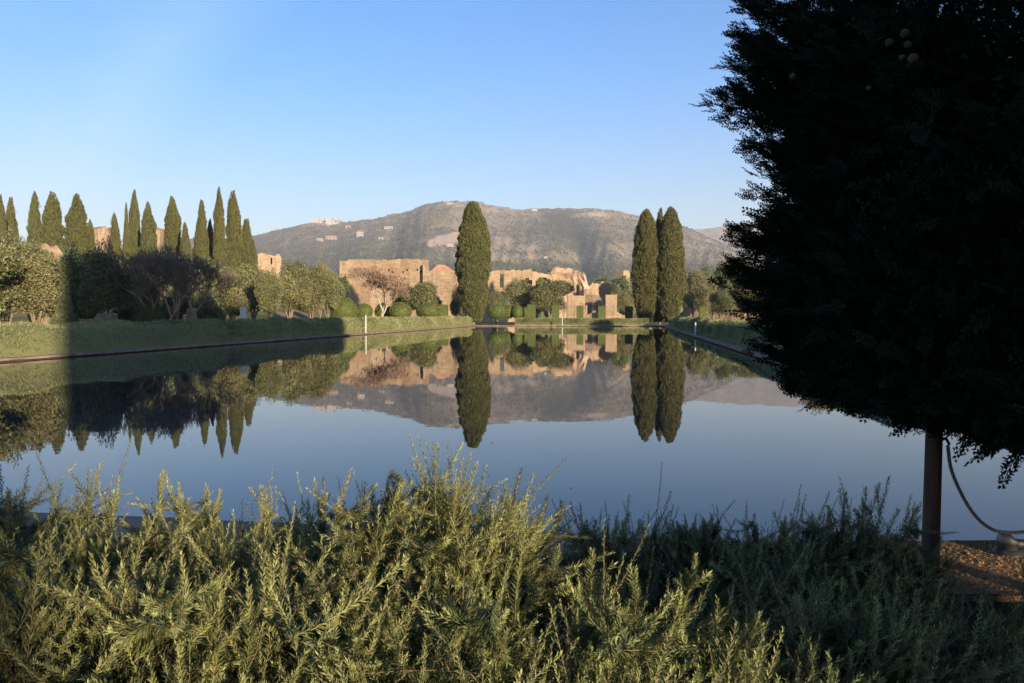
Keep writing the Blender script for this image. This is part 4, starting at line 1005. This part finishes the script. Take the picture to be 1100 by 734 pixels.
# ------------------------------------------------------------------ near rosemary bushes
def shoots(P0, D0, L, bend, nn, r, nl=0.021, nw=0.0019, lit_bias=0.5, stem_r=0.0016):
    """vectorised needle covered shoots; returns needle (V,F,t) and stem (V,F)"""
    S = len(P0); s = (np.arange(nn) + 0.5) / nn
    s = np.broadcast_to(s, (S, nn)) + r.uniform(-0.4, 0.4, (S, nn)) / nn
    up = np.array([0, 0, 1.0])
    def pos(s_):
        return P0[:, None] + (D0[:, None] * s_[..., None] + bend[:, None] * (s_[..., None] ** 2)) * L[:, None, None]
    C = pos(s); Tn = norm(D0[:, None] + 2 * bend[:, None] * s[..., None])
    A = norm(np.cross(Tn, up + 0.01)); B = np.cross(Tn, A)
    phi = (np.arange(nn) * 2.39996)[None] + r.uniform(0, 6.28, (S, 1)) + r.uniform(-.5, .5, (S, nn))
    Rd = np.cos(phi)[..., None] * A + np.sin(phi)[..., None] * B
    open_ = 1.1 - 0.5 * s ** 4 + r.uniform(-.15, .15, (S, nn))
    Dv = norm(Tn * 0.75 + Rd * open_[..., None] + up * 0.12)
    ln = nl * (0.75 + 0.5 * r.uniform(size=(S, nn))) * np.clip(1.2 - 0.55 * s ** 4, 0.3, 1.2) * r.uniform(0.75, 1.2, (S, 1))
    tint = np.clip(0.15 + 0.62 * s ** 1.5 + r.uniform(-.35, .3, (S, 1)) * 1.0 + r.normal(size=(S, nn)) * 0.12 + (lit_bias - .5), 0, 1)
    Vq, Fq, tq = quads(C.reshape(-1, 3), Dv.reshape(-1, 3), norm(np.cross(Dv, Rd) * 0 + Tn - Dv * (Tn * Dv).sum(-1, keepdims=True) + 0.01).reshape(-1, 3),
                       ln.ravel(), np.full(S * nn, nw) * r.uniform(0.8, 1.4, S * nn), tint.ravel())
    # stems as 3-sided prisms over 5 rings
    m_ = 5; ss = np.broadcast_to(np.linspace(0, 0.97, m_), (S, m_)); C = pos(ss); Tn = norm(D0[:, None] + 2 * bend[:, None] * ss[..., None])
    A = norm(np.cross(Tn, up + 0.01)); B = np.cross(Tn, A); rr = stem_r * (1.15 - 0.75 * ss)
    Vs = np.stack([C + rr[..., None] * (math.cos(a) * A + math.sin(a) * B) for a in (0, 2.094, 4.189)], 2)  # S,m,3,3
    i = (np.arange(S)[:, None, None] * m_ * 3 + np.arange(m_ - 1)[None, :, None] * 3); j = np.arange(3)[None, None]; j2 = (j + 1) % 3
    Fs = np.stack([i + j, i + j2, i + 3 + j2, i + 3 + j], -1).reshape(-1, 4)
    return (Vq, Fq, tq), (Vs.reshape(-1, 3), Fs)
def rosemary(cx, cy, rx, ry, H, seed, label, nS_=430, lean=(0, 0), extra=(), lit_bias=0.5, lmul=1.0):  # needle tint carries sun and shade: paler on sunlit bushes, darker on shaded
    r = np.random.default_rng(seed)
    e = empty('rosemary_bush', (cx, cy, GZ), label, 'rosemary bush', 'rosemary bushes on the near bank')
    leaf = []; stem = []
    lean3 = np.array([lean[0], lean[1], 0])
    for layer, (ncl, k0, k1, nn, layer_shade) in enumerate(((int(nS_ * 0.13), 0.86, 1.04, 150, 0.1), (int(nS_ * 0.10), 0.62, 0.88, 90, -0.15), (int(nS_ * 0.10), 0.35, 0.65, 50, -0.25))):  # inner layers tinted darker to deepen the shade between clumps
        u = r.uniform(-1, 1, (ncl * 2, 2)); u = u[(u ** 2).sum(1) < 1][:ncl]; per = 8
        zc_ = np.sqrt(1 - (u ** 2).sum(1))
        dome = np.stack([u[:, 0] * rx, u[:, 1] * ry, (0.25 + 0.75 * zc_ ** 0.7) * H], -1)
        dome[:, 2] *= 1 + 0.16 * noise(np.stack([u[:, 0] * rx + cx, u[:, 1] * ry + cy, 0 * zc_], -1), 1.6, 77) + r.normal(size=len(u)) * 0.05
        tipc = dome * r.uniform(k0, k1, (len(u), 1))
        outd = norm(np.stack([u[:, 0], u[:, 1], 0 * zc_], -1) + 1e-3)
        Dc = norm(outd * r.uniform(0.0, 1.2, (len(u), 1)) * np.sqrt((u ** 2).sum(1))[:, None] + np.array([0, 0, 1.0]) * r.uniform(0.0, 0.9, (len(u), 1)) + r.normal(size=(len(u), 3)) * 0.45 + lean3)
        ci = np.repeat(np.arange(len(u)), per); c_ = len(ci)
        L = r.uniform(0.11, 0.26, c_) * lmul * np.repeat(r.uniform(0.75, 1.2, len(u)), per)
        D0 = norm(Dc[ci] + r.normal(size=(c_, 3)) * 0.42)
        bend = (np.array([0, 0, 1.0]) * r.uniform(0.0, 0.65, (c_, 1)) + r.normal(size=(c_, 3)) * 0.26)
        P0 = tipc[ci] - Dc[ci] * 0.17 + Dc[ci] * r.uniform(-0.06, 0.06, (c_, 1)) + r.normal(size=(c_, 3)) * 0.016
        P0[:, 2] = np.maximum(P0[:, 2], 0.0)
        a, b_ = shoots(P0, D0, L, bend, nn, r, lit_bias=lit_bias + layer_shade)
        leaf.append((a[0], a[1], 0, a[2])); stem.append((b_[0], b_[1], 0, None, True))
        # side twiglets on outer shoots
        if layer == 0:
            for rep in range(2):
                sidx = r.uniform(size=c_) < 0.3; q = P0[sidx]; f = r.uniform(0.1, 0.55, (len(q), 1))
                Pp = q + (D0[sidx] * f + bend[sidx] * f * f) * L[sidx][:, None]
                Dd = norm(D0[sidx] + r.normal(size=(len(q), 3)) * 0.55 + np.array([0, 0, 0.2]))
                a, b_ = shoots(Pp, Dd, L[sidx] * r.uniform(0.3, 0.6, len(q)), r.normal(size=(len(q), 3)) * 0.1 + np.array([0, 0, .2]), 44, r, lit_bias=lit_bias)
                leaf.append((a[0], a[1], 0, a[2])); stem.append((b_[0], b_[1], 0, None, True))
    # long protruding shoots: (x, y, z tip) world coords with direction
    if len(extra):
        tip = np.array([x_[:3] for x_ in extra], float) - np.array([cx, cy, GZ]); Ls = np.array([x_[3] for x_ in extra], float)
        dx = np.array([x_[4] for x_ in extra], float)
        c_ = len(tip); D0 = norm(np.stack([dx, r.normal(size=c_) * 0.2, np.ones(c_)], -1)); bend = np.stack([-dx * 0.15, 0 * dx, 0.12 + 0 * dx], -1) + r.normal(size=(c_, 3)) * 0.05
        P0 = tip - (D0 + bend) * Ls[:, None]
        a, b_ = shoots(P0, D0, Ls, bend, 200, r, lit_bias=lit_bias + 0.1, nl=0.027); leaf.append((a[0], a[1], 0, a[2])); stem.append((b_[0], b_[1], 0, None, True))
        for rep in range(5):
            f = r.uniform(0.05, 0.7, (c_, 1)); Pp = P0 + (D0 * f + bend * f * f) * Ls[:, None]
            Dd = norm(D0 + r.normal(size=(c_, 3)) * 0.6); a, b_ = shoots(Pp, Dd, Ls * r.uniform(0.2, 0.42, c_), r.normal(size=(c_, 3)) * 0.08 + np.array([0, 0, .25]), 56, r, lit_bias=lit_bias)
            leaf.append((a[0], a[1], 0, a[2])); stem.append((b_[0], b_[1], 0, None, True))
    # woody framework
    nb = 34
    for i in range(nb):
        a = r.uniform(0, 6.28); f = math.sqrt(r.uniform(0.05, 0.85)); tt = np.linspace(0, 1, 6)
        tx, ty_ = math.cos(a) * f * rx, math.sin(a) * f * ry; tz_ = H * 0.72 * math.sqrt(max(0.1, 1 - f * f * 0.7))
        pts = np.stack([tx * (0.15 + 0.85 * tt ** 0.9), ty_ * (0.15 + 0.85 * tt ** 0.9), -0.03 + tz_ * tt ** 1.2], -1) + r.normal(size=(6, 3)) * 0.012
        stem += tube_parts(pts, np.linspace(0.008, 0.003, 6), 0, 5)[:1]
    obj('foliage', mk_mesh('rosemary_foliage', leaf), M['rosemary'], e)
    obj('stems', mk_mesh('rosemary_stems', stem), M['rosemary_stem'], e)
    return e
def tipz(px, py, d): return at(px, py, d)
def ext(lst): return [(*at(px, py, d), L, dx) for px, py, d, L, dx in lst]
rosemary(-2.15, 2.95, 0.78, 0.85, 0.66, 201, 'shaded rosemary bush at the far left, cut by the picture edge', lean=(0.35, 0), lit_bias=0.4)
rosemary(-1.32, 2.95, 0.62, 0.75, 0.56, 202, 'sunlit rosemary bush with pale upright tips beside the shaded left one', lean=(0.15, 0), nS_=520, extra=ext([(108, 500, 2.9, .36, .35), (128, 512, 2.9, .3, .3), (176, 507, 3.1, .3, .1), (192, 520, 3.0, .26, -.1), (60, 520, 2.7, .3, .4), (222, 523, 3.0, .26, .2)]), lit_bias=0.62)
rosemary(-0.72, 3.05, 0.62, 0.75, 0.50, 203, 'sunlit rosemary bush in the middle left, lower than its neighbours', lean=(0.1, 0), nS_=520, extra=ext([(338, 516, 3.0, .3, -.05), (348, 514, 3.0, .3, .1), (282, 525, 3.0, .25, .35), (236, 528, 3.0, .22, .15)]), lit_bias=0.6)
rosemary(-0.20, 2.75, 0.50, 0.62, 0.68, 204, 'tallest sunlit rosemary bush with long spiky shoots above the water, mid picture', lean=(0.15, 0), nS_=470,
         extra=ext([(467, 479, 2.6, .45, -.12), (512, 500, 2.6, .38, .5), (522, 502, 2.7, .40, .3), (418, 514, 2.7, .28, .2), (442, 516, 2.7, .32, .6), (400, 523, 2.8, .25, 0), (545, 522, 2.7, .35, .6), (557, 548, 2.6, .42, 1.6), (505, 490, 2.75, .4, .25), (490, 505, 2.6, .35, .1), (430, 520, 2.6, .3, .5), (575, 556, 2.6, .4, 1.8)]), lit_bias=0.62)
rosemary(0.42, 3.45, 0.62, 0.7, 0.33, 205, 'shaded rosemary bush just right of the tallest sunlit one', lean=(0.3, 0), extra=ext([(588, 532, 3.2, .3, .9), (640, 560, 3.3, .2, .4), (605, 540, 3.2, .3, 1.0), (560, 505, 3.2, .3, .4), (670, 562, 3.3, .2, .3)]), lit_bias=0.42)
rosemary(1.02, 3.6, 0.60, 0.6, 0.30, 206, 'shaded rosemary bush with a cross shaped sprig, middle right', lean=(0.1, 0), extra=ext([(756, 560, 3.3, .18, .1), (772, 560, 3.3, .2, .5), (745, 565, 3.3, .2, -.7), (840, 562, 3.4, .2, 0)]), lit_bias=0.42)
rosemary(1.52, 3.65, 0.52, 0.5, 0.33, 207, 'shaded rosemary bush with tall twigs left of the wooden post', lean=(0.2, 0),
         extra=ext([(955, 512, 3.4, .38, .35), (908, 530, 3.5, .34, .2), (930, 525, 3.4, .3, .1), (872, 552, 3.5, .28, -.3), (985, 545, 3.4, .34, .9), (945, 520, 3.5, .36, .2), (965, 548, 3.4, .3, .6), (890, 545, 3.5, .26, 0)]), lit_bias=0.42, nS_=380)
rosemary(-1.28, 1.95, 0.60, 0.55, 0.62, 208, 'partly shaded rosemary bush in the front left corner', lean=(0.1, 0), nS_=430, lit_bias=0.5)
rosemary(-0.62, 1.95, 0.55, 0.6, 0.60, 209, 'sunlit front rosemary bush below the middle left one', lean=(0.1, 0), nS_=460, extra=ext([(236, 620, 1.9, .22, 0), (268, 632, 1.9, .2, .1), (130, 610, 1.9, .2, .1)]), lit_bias=0.58)
rosemary(-0.02, 1.95, 0.55, 0.6, 0.56, 210, 'sunlit front rosemary bush under the tallest spiky one', lean=(0.2, 0), nS_=460, lit_bias=0.55)
rosemary(0.50, 2.10, 0.50, 0.6, 0.44, 211, 'front rosemary bush where sunlight ends, with bright curled tips', lean=(0.25, 0), nS_=430, extra=ext([(636, 592, 2.2, .2, .02), (683, 612, 2.1, .18, -.1), (748, 598, 2.2, .2, .45), (815, 660, 2.1, .22, 1.2), (600, 590, 2.3, .2, .2)]), lit_bias=0.56)
rosemary(1.12, 2.35, 0.60, 0.6, 0.40, 212, 'dark front rosemary bush with arching pale twigs, lower right', lean=(0.5, 0), nS_=420, lit_bias=0.4)
rosemary(1.62, 2.75, 0.50, 0.5, 0.22, 213, 'low dark rosemary bush in front of the wooden post', lean=(0.4, 0), nS_=330, lit_bias=0.36)

rosemary(2.35, 3.05, 0.55, 0.42, 0.20, 214, 'low sparse rosemary in deep shade at the lower right corner', lean=(0.4, 0), nS_=300, lit_bias=0.36)

n = 90
lp = np.stack([rng.uniform(-14, 3.5, n), 7 + 40 * rng.uniform(size=n) ** 1.6, np.full(n, 0.004)], -1)
kk = lp[:, 0] > -0.38 * lp[:, 1] - 3; lp = lp[kk]; n = len(lp)
a_ = rng.uniform(0, 6.28, n); dl = np.stack([np.cos(a_), np.sin(a_), 0.02 + 0 * a_], -1)
Vq, Fq, tq = quads(lp, dl, np.tile([0, 0, 1.0], (n, 1)), rng.uniform(0.025, 0.06, n), rng.uniform(0.006, 0.014, n), rng.uniform(size=n))
tag(obj('floating_leaves', mk_mesh('floating_leaves', [(Vq, Fq, 0, tq)]), M['golden']), 'few tiny fallen leaves floating on the pool', 'leaves', kind='stuff')

# ------------------------------------------------------------------ big dark conifer on the right
TC = np.array([4.35, 4.65, GZ])
r = np.random.default_rng(301)
def spray_template(r):
    """flat fan of scale twigs, axis +X, unit length; returns base, dir, len, halfwidth"""
    P, Dd, L, W = [], [], [], []
    for i, s_ in enumerate(np.linspace(0.05, 0.97, 13)):
        side = 1 if i % 2 else -1; ln = 0.42 * (1 - s_ * 0.7) * r.uniform(0.8, 1.15); an = r.uniform(0.55, 0.85) * side
        d = np.array([math.cos(an), math.sin(an), r.uniform(-.25, .25)]); b0 = np.array([s_, 0, 0.02 * math.sin(s_ * 9)])
        P.append(b0); Dd.append(d); L.append(ln); W.append(0.034)
        for t_ in (0.35, 0.65):
            for sd in (1, -1):
                a2 = an + sd * 0.7; P.append(b0 + d * ln * t_); Dd.append(np.array([math.cos(a2), math.sin(a2), r.uniform(-.35, .35)])); L.append(ln * 0.42); W.append(0.03)
    P.append(np.zeros(3)); Dd.append(np.array([1.0, 0, 0])); L.append(1.05); W.append(0.018)
    return np.array(P), norm(np.array(Dd)), np.array(L), np.array(W)
TPL = [spray_template(r) for _ in range(4)]
def place_sprays(P0, X, size, r, tint):
    out = []
    n = len(P0); which = r.integers(0, 4, n)
    Z0 = norm(np.cross(X, rand_dirs(n, r))); Y0 = np.cross(Z0, X)
    for k in range(4):
        m_ = which == k
        if not m_.any(): continue
        p, d, l, w = TPL[k]; Rm = np.stack([X[m_], Y0[m_], Z0[m_]], 1)   # rows = axes
        s = size[m_][:, None, None]
        Pw = P0[m_][:, None] + (p[None] @ Rm) * s; Dw = d[None] @ Rm
        Nw = np.broadcast_to(Z0[m_][:, None], Dw.shape) + r.normal(size=Dw.shape) * 0.4
        Vq, Fq, tq = quads(Pw.reshape(-1, 3), Dw.reshape(-1, 3), norm(Nw.reshape(-1, 3)), (l[None] * size[m_][:, None]).ravel(), (w[None] * size[m_][:, None]).ravel(),
                           np.repeat(tint[m_], len(p)))
        out.append((Vq, Fq, 0, tq))
    return out
def crown_r(z, az):
    # azimuth measured at the trunk; radius of the crown at height z
    t = z / 9.0
    base = 3.05 * np.clip(1 - np.maximum(z - 3.0, 0) / 8.0, 0.05, 1)
    q = np.stack([np.cos(az) * 2.0, np.sin(az) * 2.0, z * 0.9], -1)
    return base * (1 + 0.06 * noise(q, 0.9, 88) + 0.05 * noise(q, 2.2, 89))
def hang(P):
    return 0.07 * sstep(0.33, 0.40, P[:, 0] / np.maximum(P[:, 1], 0.5)) + 0.12 * sstep(0.52, 0.66, P[:, 0] / np.maximum(P[:, 1], 0.5))
def zbot(az): 
    return 1.02 + 0.10 * np.sin(az * 3 + 1)
leaf = []; twig = []
# limbs
tips = []
for i in range(620):
    z = 1.05 + 7.6 * r.uniform() ** 1.5; az = r.uniform(0, 6.283)
    rr = float(crown_r(np.array(z), np.array(az))) * r.uniform(0.62, 0.84)
    tips.append((TC[0] + math.cos(az) * rr, TC[1] + math.sin(az) * rr, z, 1))
# silhouette limbs towards the left, seen against the sky and water
for px, py, d, s_ in [(800, 8, 5.1, 1), (795, 40, 5.1, 1), (783, 70, 5.0, 1.0), (783, 98, 5.0, 1.0), (808, 88, 5.0, 1), (830, 135, 5.1, .8), (812, 158, 5.1, 1), (822, 180, 5.0, 1), (818, 210, 5.1, 1),
                      (786, 247, 5.0, 1.0), (800, 262, 5.0, 1), (790, 285, 5.1, 1), (785, 300, 5.1, 1), (808, 325, 5.1, 1), (815, 350, 5.1, 1), (822, 375, 5.0, 1), (852, 398, 5.0, 1),
                      (868, 415, 5.0, 1), (885, 436, 5.0, 1), (915, 448, 4.8, 1), (945, 452, 4.6, 1), (970, 448, 4.4, 1), (1000, 446, 4.0, 1), (1030, 455, 3.9, 1), (1060, 464, 3.8, 1), (1085, 470, 3.7, 1), (1105, 476, 3.7, 1), (1130, 480, 3.7, 1),
                      (860, 20, 4.6, 1), (900, 60, 4.2, 1), (850, 60, 4.6, 1), (870, 110, 4.4, 1), (860, 160, 4.6, 1), (850, 200, 4.6, 1), (840, 240, 4.6, 1), (850, 290, 4.6, 1), (860, 330, 4.6, 1), (880, 380, 4.5, 1), (920, 420, 4.3, 1), (960, 430, 4.1, 1)]:
    p = np.array(at(px, py, d)); tips.append((*p, s_))
    for q_ in range(3):
        p2 = p + r.normal(size=3) * np.array([.09, .16, .09]) + np.array([0.16, 0, 0]) * r.uniform(0.4, 1.6); tips.append((*p2, s_))
tips = np.array(tips)
limbpts = []
for k, (x, y, z, s_) in enumerate(tips):
    hx, hy = x - TC[0], y - TC[1]; hr = math.hypot(hx, hy); z0 = max(0.9, z - 0.25 * hr - 0.1)
    tt = np.linspace(0, 1, 6); sag = 0.10 * np.sin(tt * math.pi)
    f = r.uniform(0.0, 0.25) if k < 620 else 0.15
    tt2 = f + (1 - f) * tt
    pts = np.stack([TC[0] + hx * tt2, TC[1] + hy * tt2, z0 + (z - z0) * tt2 - sag], -1) + r.normal(size=(6, 3)) * 0.02
    pts[-1] = (x, y, z); pts[:, 2] = np.maximum(pts[:, 2], 1.12)
    if k % 4 == 0 or k >= 620: twig += tube_parts(pts, np.linspace(0.013, 0.003, 6), 0, 5)[:1]
    limbpts.append(pts)
LP = np.array(limbpts)
def along(limbs, cnt, f0, f1, jit, size, r, power=1.0, rd_=0.7):
    n = len(limbs) * cnt; li = np.repeat(np.arange(len(limbs)), cnt); f = f0 + (f1 - f0) * r.uniform(size=n) ** power
    x = np.clip(f * 5, 0, 4.999); i0 = x.astype(int); fr = (x - i0)[:, None]
    P = limbs[li, i0] * (1 - fr) + limbs[li, i0 + 1] * fr
    Tn = norm(limbs[li, i0 + 1] - limbs[li, i0]); P = P + np.clip(r.normal(size=(n, 3)), -1.5, 1.5) * jit * np.array([1, 1, .8])
    out = norm((P - TC) * np.array([1, 1, 0.0]))
    X = norm(Tn * 0.6 + out * 0.3 + rand_dirs(n, r) * rd_ + np.array([0, 0, 0.12]))
    zf = 1.07 - hang(P) + 0.10 * noise(P * np.array([1, 1, 0]), 1.1, 61) + 0.05 * noise(P * np.array([1, 1, 0]), 3.5, 62)
    ok = (P[:, 2] > zf - 0.06 * r.uniform(size=n)) | (r.uniform(size=n) < 0.0)
    P, X = P[ok], X[ok]; n = len(P)
    return P, X, r.uniform(0.7, 1.35, n) * size
sets = [(LP[:620], 46, 0.45, 1.0, 0.12, 0.14, 0.6, .6), (LP[620:], 85, 0.66, 1.0, 0.04, 0.10, 0.8, .38), (LP[620:], 60, 0.3, 0.94, 0.12, 0.13, 0.8, .6)]
for limbs, cnt, f0, f1, jit, size, pw, rd_ in sets:
    P, X, s_ = along(limbs, cnt, f0, f1, jit, size, r, pw, rd_)
    # keep only what the crown needs: cull far side interior
    leaf += place_sprays(P, X, s_, r, np.clip(0.4 + r.normal(size=len(P)) * 0.25, 0, 1))
# interior mass: coarse leafy clumps
n = 230000
z = 1.12 + 7.4 * r.uniform(size=n) ** 2.0; az = r.uniform(0, 6.283, n); rr = crown_r(z, az) * np.sqrt(r.uniform(0.05, 0.62, n))
z = np.maximum(z, 1.2 + 0.12 * noise(np.stack([np.cos(az) * rr, np.sin(az) * rr, 0 * rr], -1), 1.2, 63))
P = np.stack([TC[0] + np.cos(az) * rr, TC[1] + np.sin(az) * rr, z], -1)
Vq, Fq, tq = quads(P, rand_dirs(n, r), rand_dirs(n, r), r.uniform(0.03, 0.07, n), r.uniform(0.008, 0.014, n), r.uniform(0, 0.3, n))
leaf.append((Vq, Fq, 0, tq))
# drooping sprays that fringe the underside and clothe the outside
n = 13000; az = r.uniform(0, 6.283, n); rf = np.sqrt(r.uniform(0.0, 0.66, n)); rr = crown_r(np.full(n, 1.2), az) * rf
P = np.stack([TC[0] + np.cos(az) * rr, TC[1] + np.sin(az) * rr, 0 * az], -1)
P[:, 2] = 1.21 - hang(P) + 0.10 * noise(P * np.array([1, 1, 0]), 1.1, 61) + 0.05 * noise(P * np.array([1, 1, 0]), 3.5, 62) + r.uniform(-0.02, 0.16, n)
X = norm(np.stack([np.cos(az), np.sin(az), 0 * az], -1) * 0.7 + rand_dirs(n, r) * 0.6 + np.array([0, 0, -0.45]))
leaf += place_sprays(P, X, r.uniform(0.09, 0.17, n), r, np.clip(0.4 + r.normal(size=n) * 0.25, 0, 1))
n = 16000; az = r.uniform(0, 6.283, n); z = 1.15 + 7.2 * r.uniform(size=n) ** 2.0; rr = crown_r(z, az) * r.uniform(0.66, 0.80, n)
P = np.stack([TC[0] + np.cos(az) * rr, TC[1] + np.sin(az) * rr, z], -1)
X = norm(np.stack([np.cos(az), np.sin(az), 0 * az], -1) * 0.6 + rand_dirs(n, r) * 0.7 + np.array([0, 0, 0.25]))
leaf += place_sprays(P, X, r.uniform(0.12, 0.22, n), r, np.clip(0.5 + r.normal(size=n) * 0.25, 0, 1))
e = empty('dark_conifer', (0, 0, 0), 'huge near black shaded conifer overhanging the right side of the picture', 'conifer tree')
e.location = TC
sh = lambda prt: [(np.asarray(p[0]) - TC, *p[1:]) for p in prt]
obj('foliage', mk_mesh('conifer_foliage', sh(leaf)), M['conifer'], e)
M['darkbark'] = noise_mat('dark_conifer_bark', [(0.3, (0.012, 0.009, 0.007)), (0.7, (0.04, 0.03, 0.022))], 8, 0.95)
obj('branches', mk_mesh('conifer_branches', sh(twig)), M['darkbark'], e)
z = np.linspace(-0.15, 8.6, 12)
obj('trunk', mk_mesh('conifer_trunk', tube_parts(np.stack([0.05 * np.sin(z), 0.04 * np.cos(z * 1.3), z], -1), np.linspace(0.24, 0.03, 12), 0, 14)), M['darkbark'], e)
e2 = copy_tree(e); e2.location = (9.6, -0.4, GZ); e2.rotation_euler = (0, 0, 2.1)  # unseen copy, added to block sky light from the right bushes
e2['label'] = 'unseen conifer copy added behind and to the right of the viewpoint to block sky light'
e['group'] = e2['group'] = 'dark conifers on the near bank'
# cones: faceted scaly balls
sp, sf = sphere_grid(12, 8)
conev = sp * (1 + 0.10 * np.cos(5 * np.arctan2(sp[:, 1], sp[:, 0]))[:, None] * np.abs(np.sin(3 * np.arccos(np.clip(sp[:, 2], -1, 1))))[:, None])
CONE = mk_mesh('cone', [(conev, sf, 0)]); CONE.materials.append(M['cone'])
for px, py, d, s_ in [(972, 36, 3.12, .017), (975, 48, 3.1, .014), (981, 63, 3.08, .020), (969, 62, 3.12, .012), (955, 46, 3.15, .015), (851, 82, 4.25, .016), (933, 95, 3.4, .011)]:
    c = obj('cone', CONE, None, e); p = np.array(at(px, py, d)) - TC; c.location = p; c.scale = (s_, s_, s_ * 1.1); c.rotation_euler = (r.uniform(0, 3), r.uniform(0, 3), 0)

# ------------------------------------------------------------------ haze
def haze():
    x0, x1, y0, y1, z0, z1 = -4200, 5200, -700, 6900, -9, 860
    me = mk_mesh('haze', [(*box(x0, x1, y0, y1, z0, z1), 0)])
    m = bpy.data.materials.new('haze'); m.use_nodes = True; nt = m.node_tree; nt.nodes.clear()
    o = nt.nodes.new('ShaderNodeOutputMaterial'); v = nt.nodes.new('ShaderNodeVolumePrincipled')
    v.inputs['Color'].default_value = (0.86, 0.90, 1.0, 1); v.inputs['Density'].default_value = HAZE_D; v.inputs['Anisotropy'].default_value = 0.0
    nt.links.new(v.outputs[0], o.inputs['Volume'])
    h = obj('haze', me, m); tag(h, 'thin bluish air haze over the valley and the mountain', 'haze', kind='stuff')
HAZE_D = 0.00013
haze()

# ------------------------------------------------------------------ world, sun, camera
w = bpy.data.worlds.new('World'); sc.world = w; w.use_nodes = True; nt = w.node_tree
bg = nt.nodes['Background']; sky = nt.nodes.new('ShaderNodeTexSky'); sky.sky_type = 'NISHITA'; sky.sun_disc = False
sky.sun_elevation = SUN_EL; sky.sun_rotation = math.pi - SAZ
sky.altitude = 100; sky.air_density = 1.0; sky.dust_density = 0.4; sky.ozone_density = 2.2
bg.inputs['Strength'].default_value = 0.094
tc = nt.nodes.new('ShaderNodeTexCoord')
# faint high wisp: a soft edged streak along a great circle, broken up by noise
va, vb = Vector(ray(228, 40)).normalized(), Vector(ray(60, 250)).normalized(); vn = va.cross(vb).normalized()
if vn.x < 0: vn = -vn
dt = nt.nodes.new('ShaderNodeVectorMath'); dt.operation = 'DOT_PRODUCT'; nt.links.new(tc.outputs['Generated'], dt.inputs[0]); dt.inputs[1].default_value = vn
mp = nt.nodes.new('ShaderNodeMapping'); mp.inputs['Scale'].default_value = (3, 3, 6); mp.inputs['Rotation'].default_value = (0, 0.6, 0.2); nt.links.new(tc.outputs['Generated'], mp.inputs[0])
nz = nt.nodes.new('ShaderNodeTexNoise'); nz.inputs['Scale'].default_value = 1.3; nz.inputs['Detail'].default_value = 6; nz.inputs['Distortion'].default_value = 0.5; nt.links.new(mp.outputs[0], nz.inputs['Vector'])
dd = nt.nodes.new('ShaderNodeMath'); dd.operation = 'MULTIPLY_ADD'; nt.links.new(nz.outputs['Fac'], dd.inputs[0]); dd.inputs[1].default_value = 0.10; nt.links.new(dt.outputs['Value'], dd.inputs[2])
rm = nt.nodes.new('ShaderNodeMapRange'); nt.links.new(dd.outputs[0], rm.inputs[0]); rm.inputs[1].default_value = -0.5; rm.inputs[2].default_value = 0.5
wisp = ramp(nt, rm.outputs[0], [(0.25, (0.03, 0.03, 0.03)), (0.45, (0.04, 0.04, 0.04)), (0.53, (0.13, 0.13, 0.13)), (0.60, (0.0, 0.0, 0.0))])
cr = mix(nt, 1.0, wisp, ramp(nt, nz.outputs['Fac'], [(0.3, (0.25, 0.25, 0.25)), (0.7, (1, 1, 1))]), 'MULTIPLY')
hs = nt.nodes.new('ShaderNodeHueSaturation'); hs.inputs['Saturation'].default_value = 1.28
sz_ = nt.nodes.new('ShaderNodeSeparateXYZ'); nt.links.new(tc.outputs['Generated'], sz_.inputs[0])
hz = ramp(nt, sz_.outputs['Z'], [(0.0, (0.80, 0.69, 0.75)), (0.10, (0.87, 0.80, 0.86)), (0.28, (0.82, 0.88, 1.06)), (0.6, (0.76, 0.86, 1.10))])
nt.links.new(mix(nt, 1.0, sky.outputs[0], hz, 'MULTIPLY'), hs.inputs['Color'])
sky_c = mix(nt, cr, hs.outputs[0], (4.6, 5.4, 6.6))
nt.links.new(sky_c, bg.inputs['Color'])
sl = bpy.data.lights.new('sun', 'SUN'); sl.energy = 3.8; sl.angle = R(0.7); sl.color = (1.0, 0.82, 0.58)
so = bpy.data.objects.new('sun', sl); col.objects.link(so); so.rotation_euler = SUNV.to_track_quat('Z', 'Y').to_euler(); so.location = (20, -40, 20)
cam = bpy.data.cameras.new('camera'); co = bpy.data.objects.new('camera', cam); col.objects.link(co)
cam.sensor_width = 36; cam.lens = F / 1100 * 36; cam.clip_end = 20000; cam.clip_start = 0.05
co.location = (0, 0, CAMZ); co.rotation_euler = (math.pi / 2 - PITCH, 0, 0)
sc.camera = co
sc.view_settings.view_transform = 'Standard'; sc.view_settings.look = 'None'; sc.view_settings.gamma = 1; sc.view_settings.exposure = 1.52
sc.view_settings.use_curve_mapping = False
sc.cycles.use_denoising = True
sc.cycles.max_bounces = 6; sc.cycles.diffuse_bounces = 3; sc.cycles.glossy_bounces = 3; sc.cycles.transparent_max_bounces = 8; sc.cycles.volume_bounces = 0
sc.cycles.use_adaptive_sampling = True; sc.cycles.adaptive_threshold = 0.01
sc.cycles.sample_clamp_indirect = 6
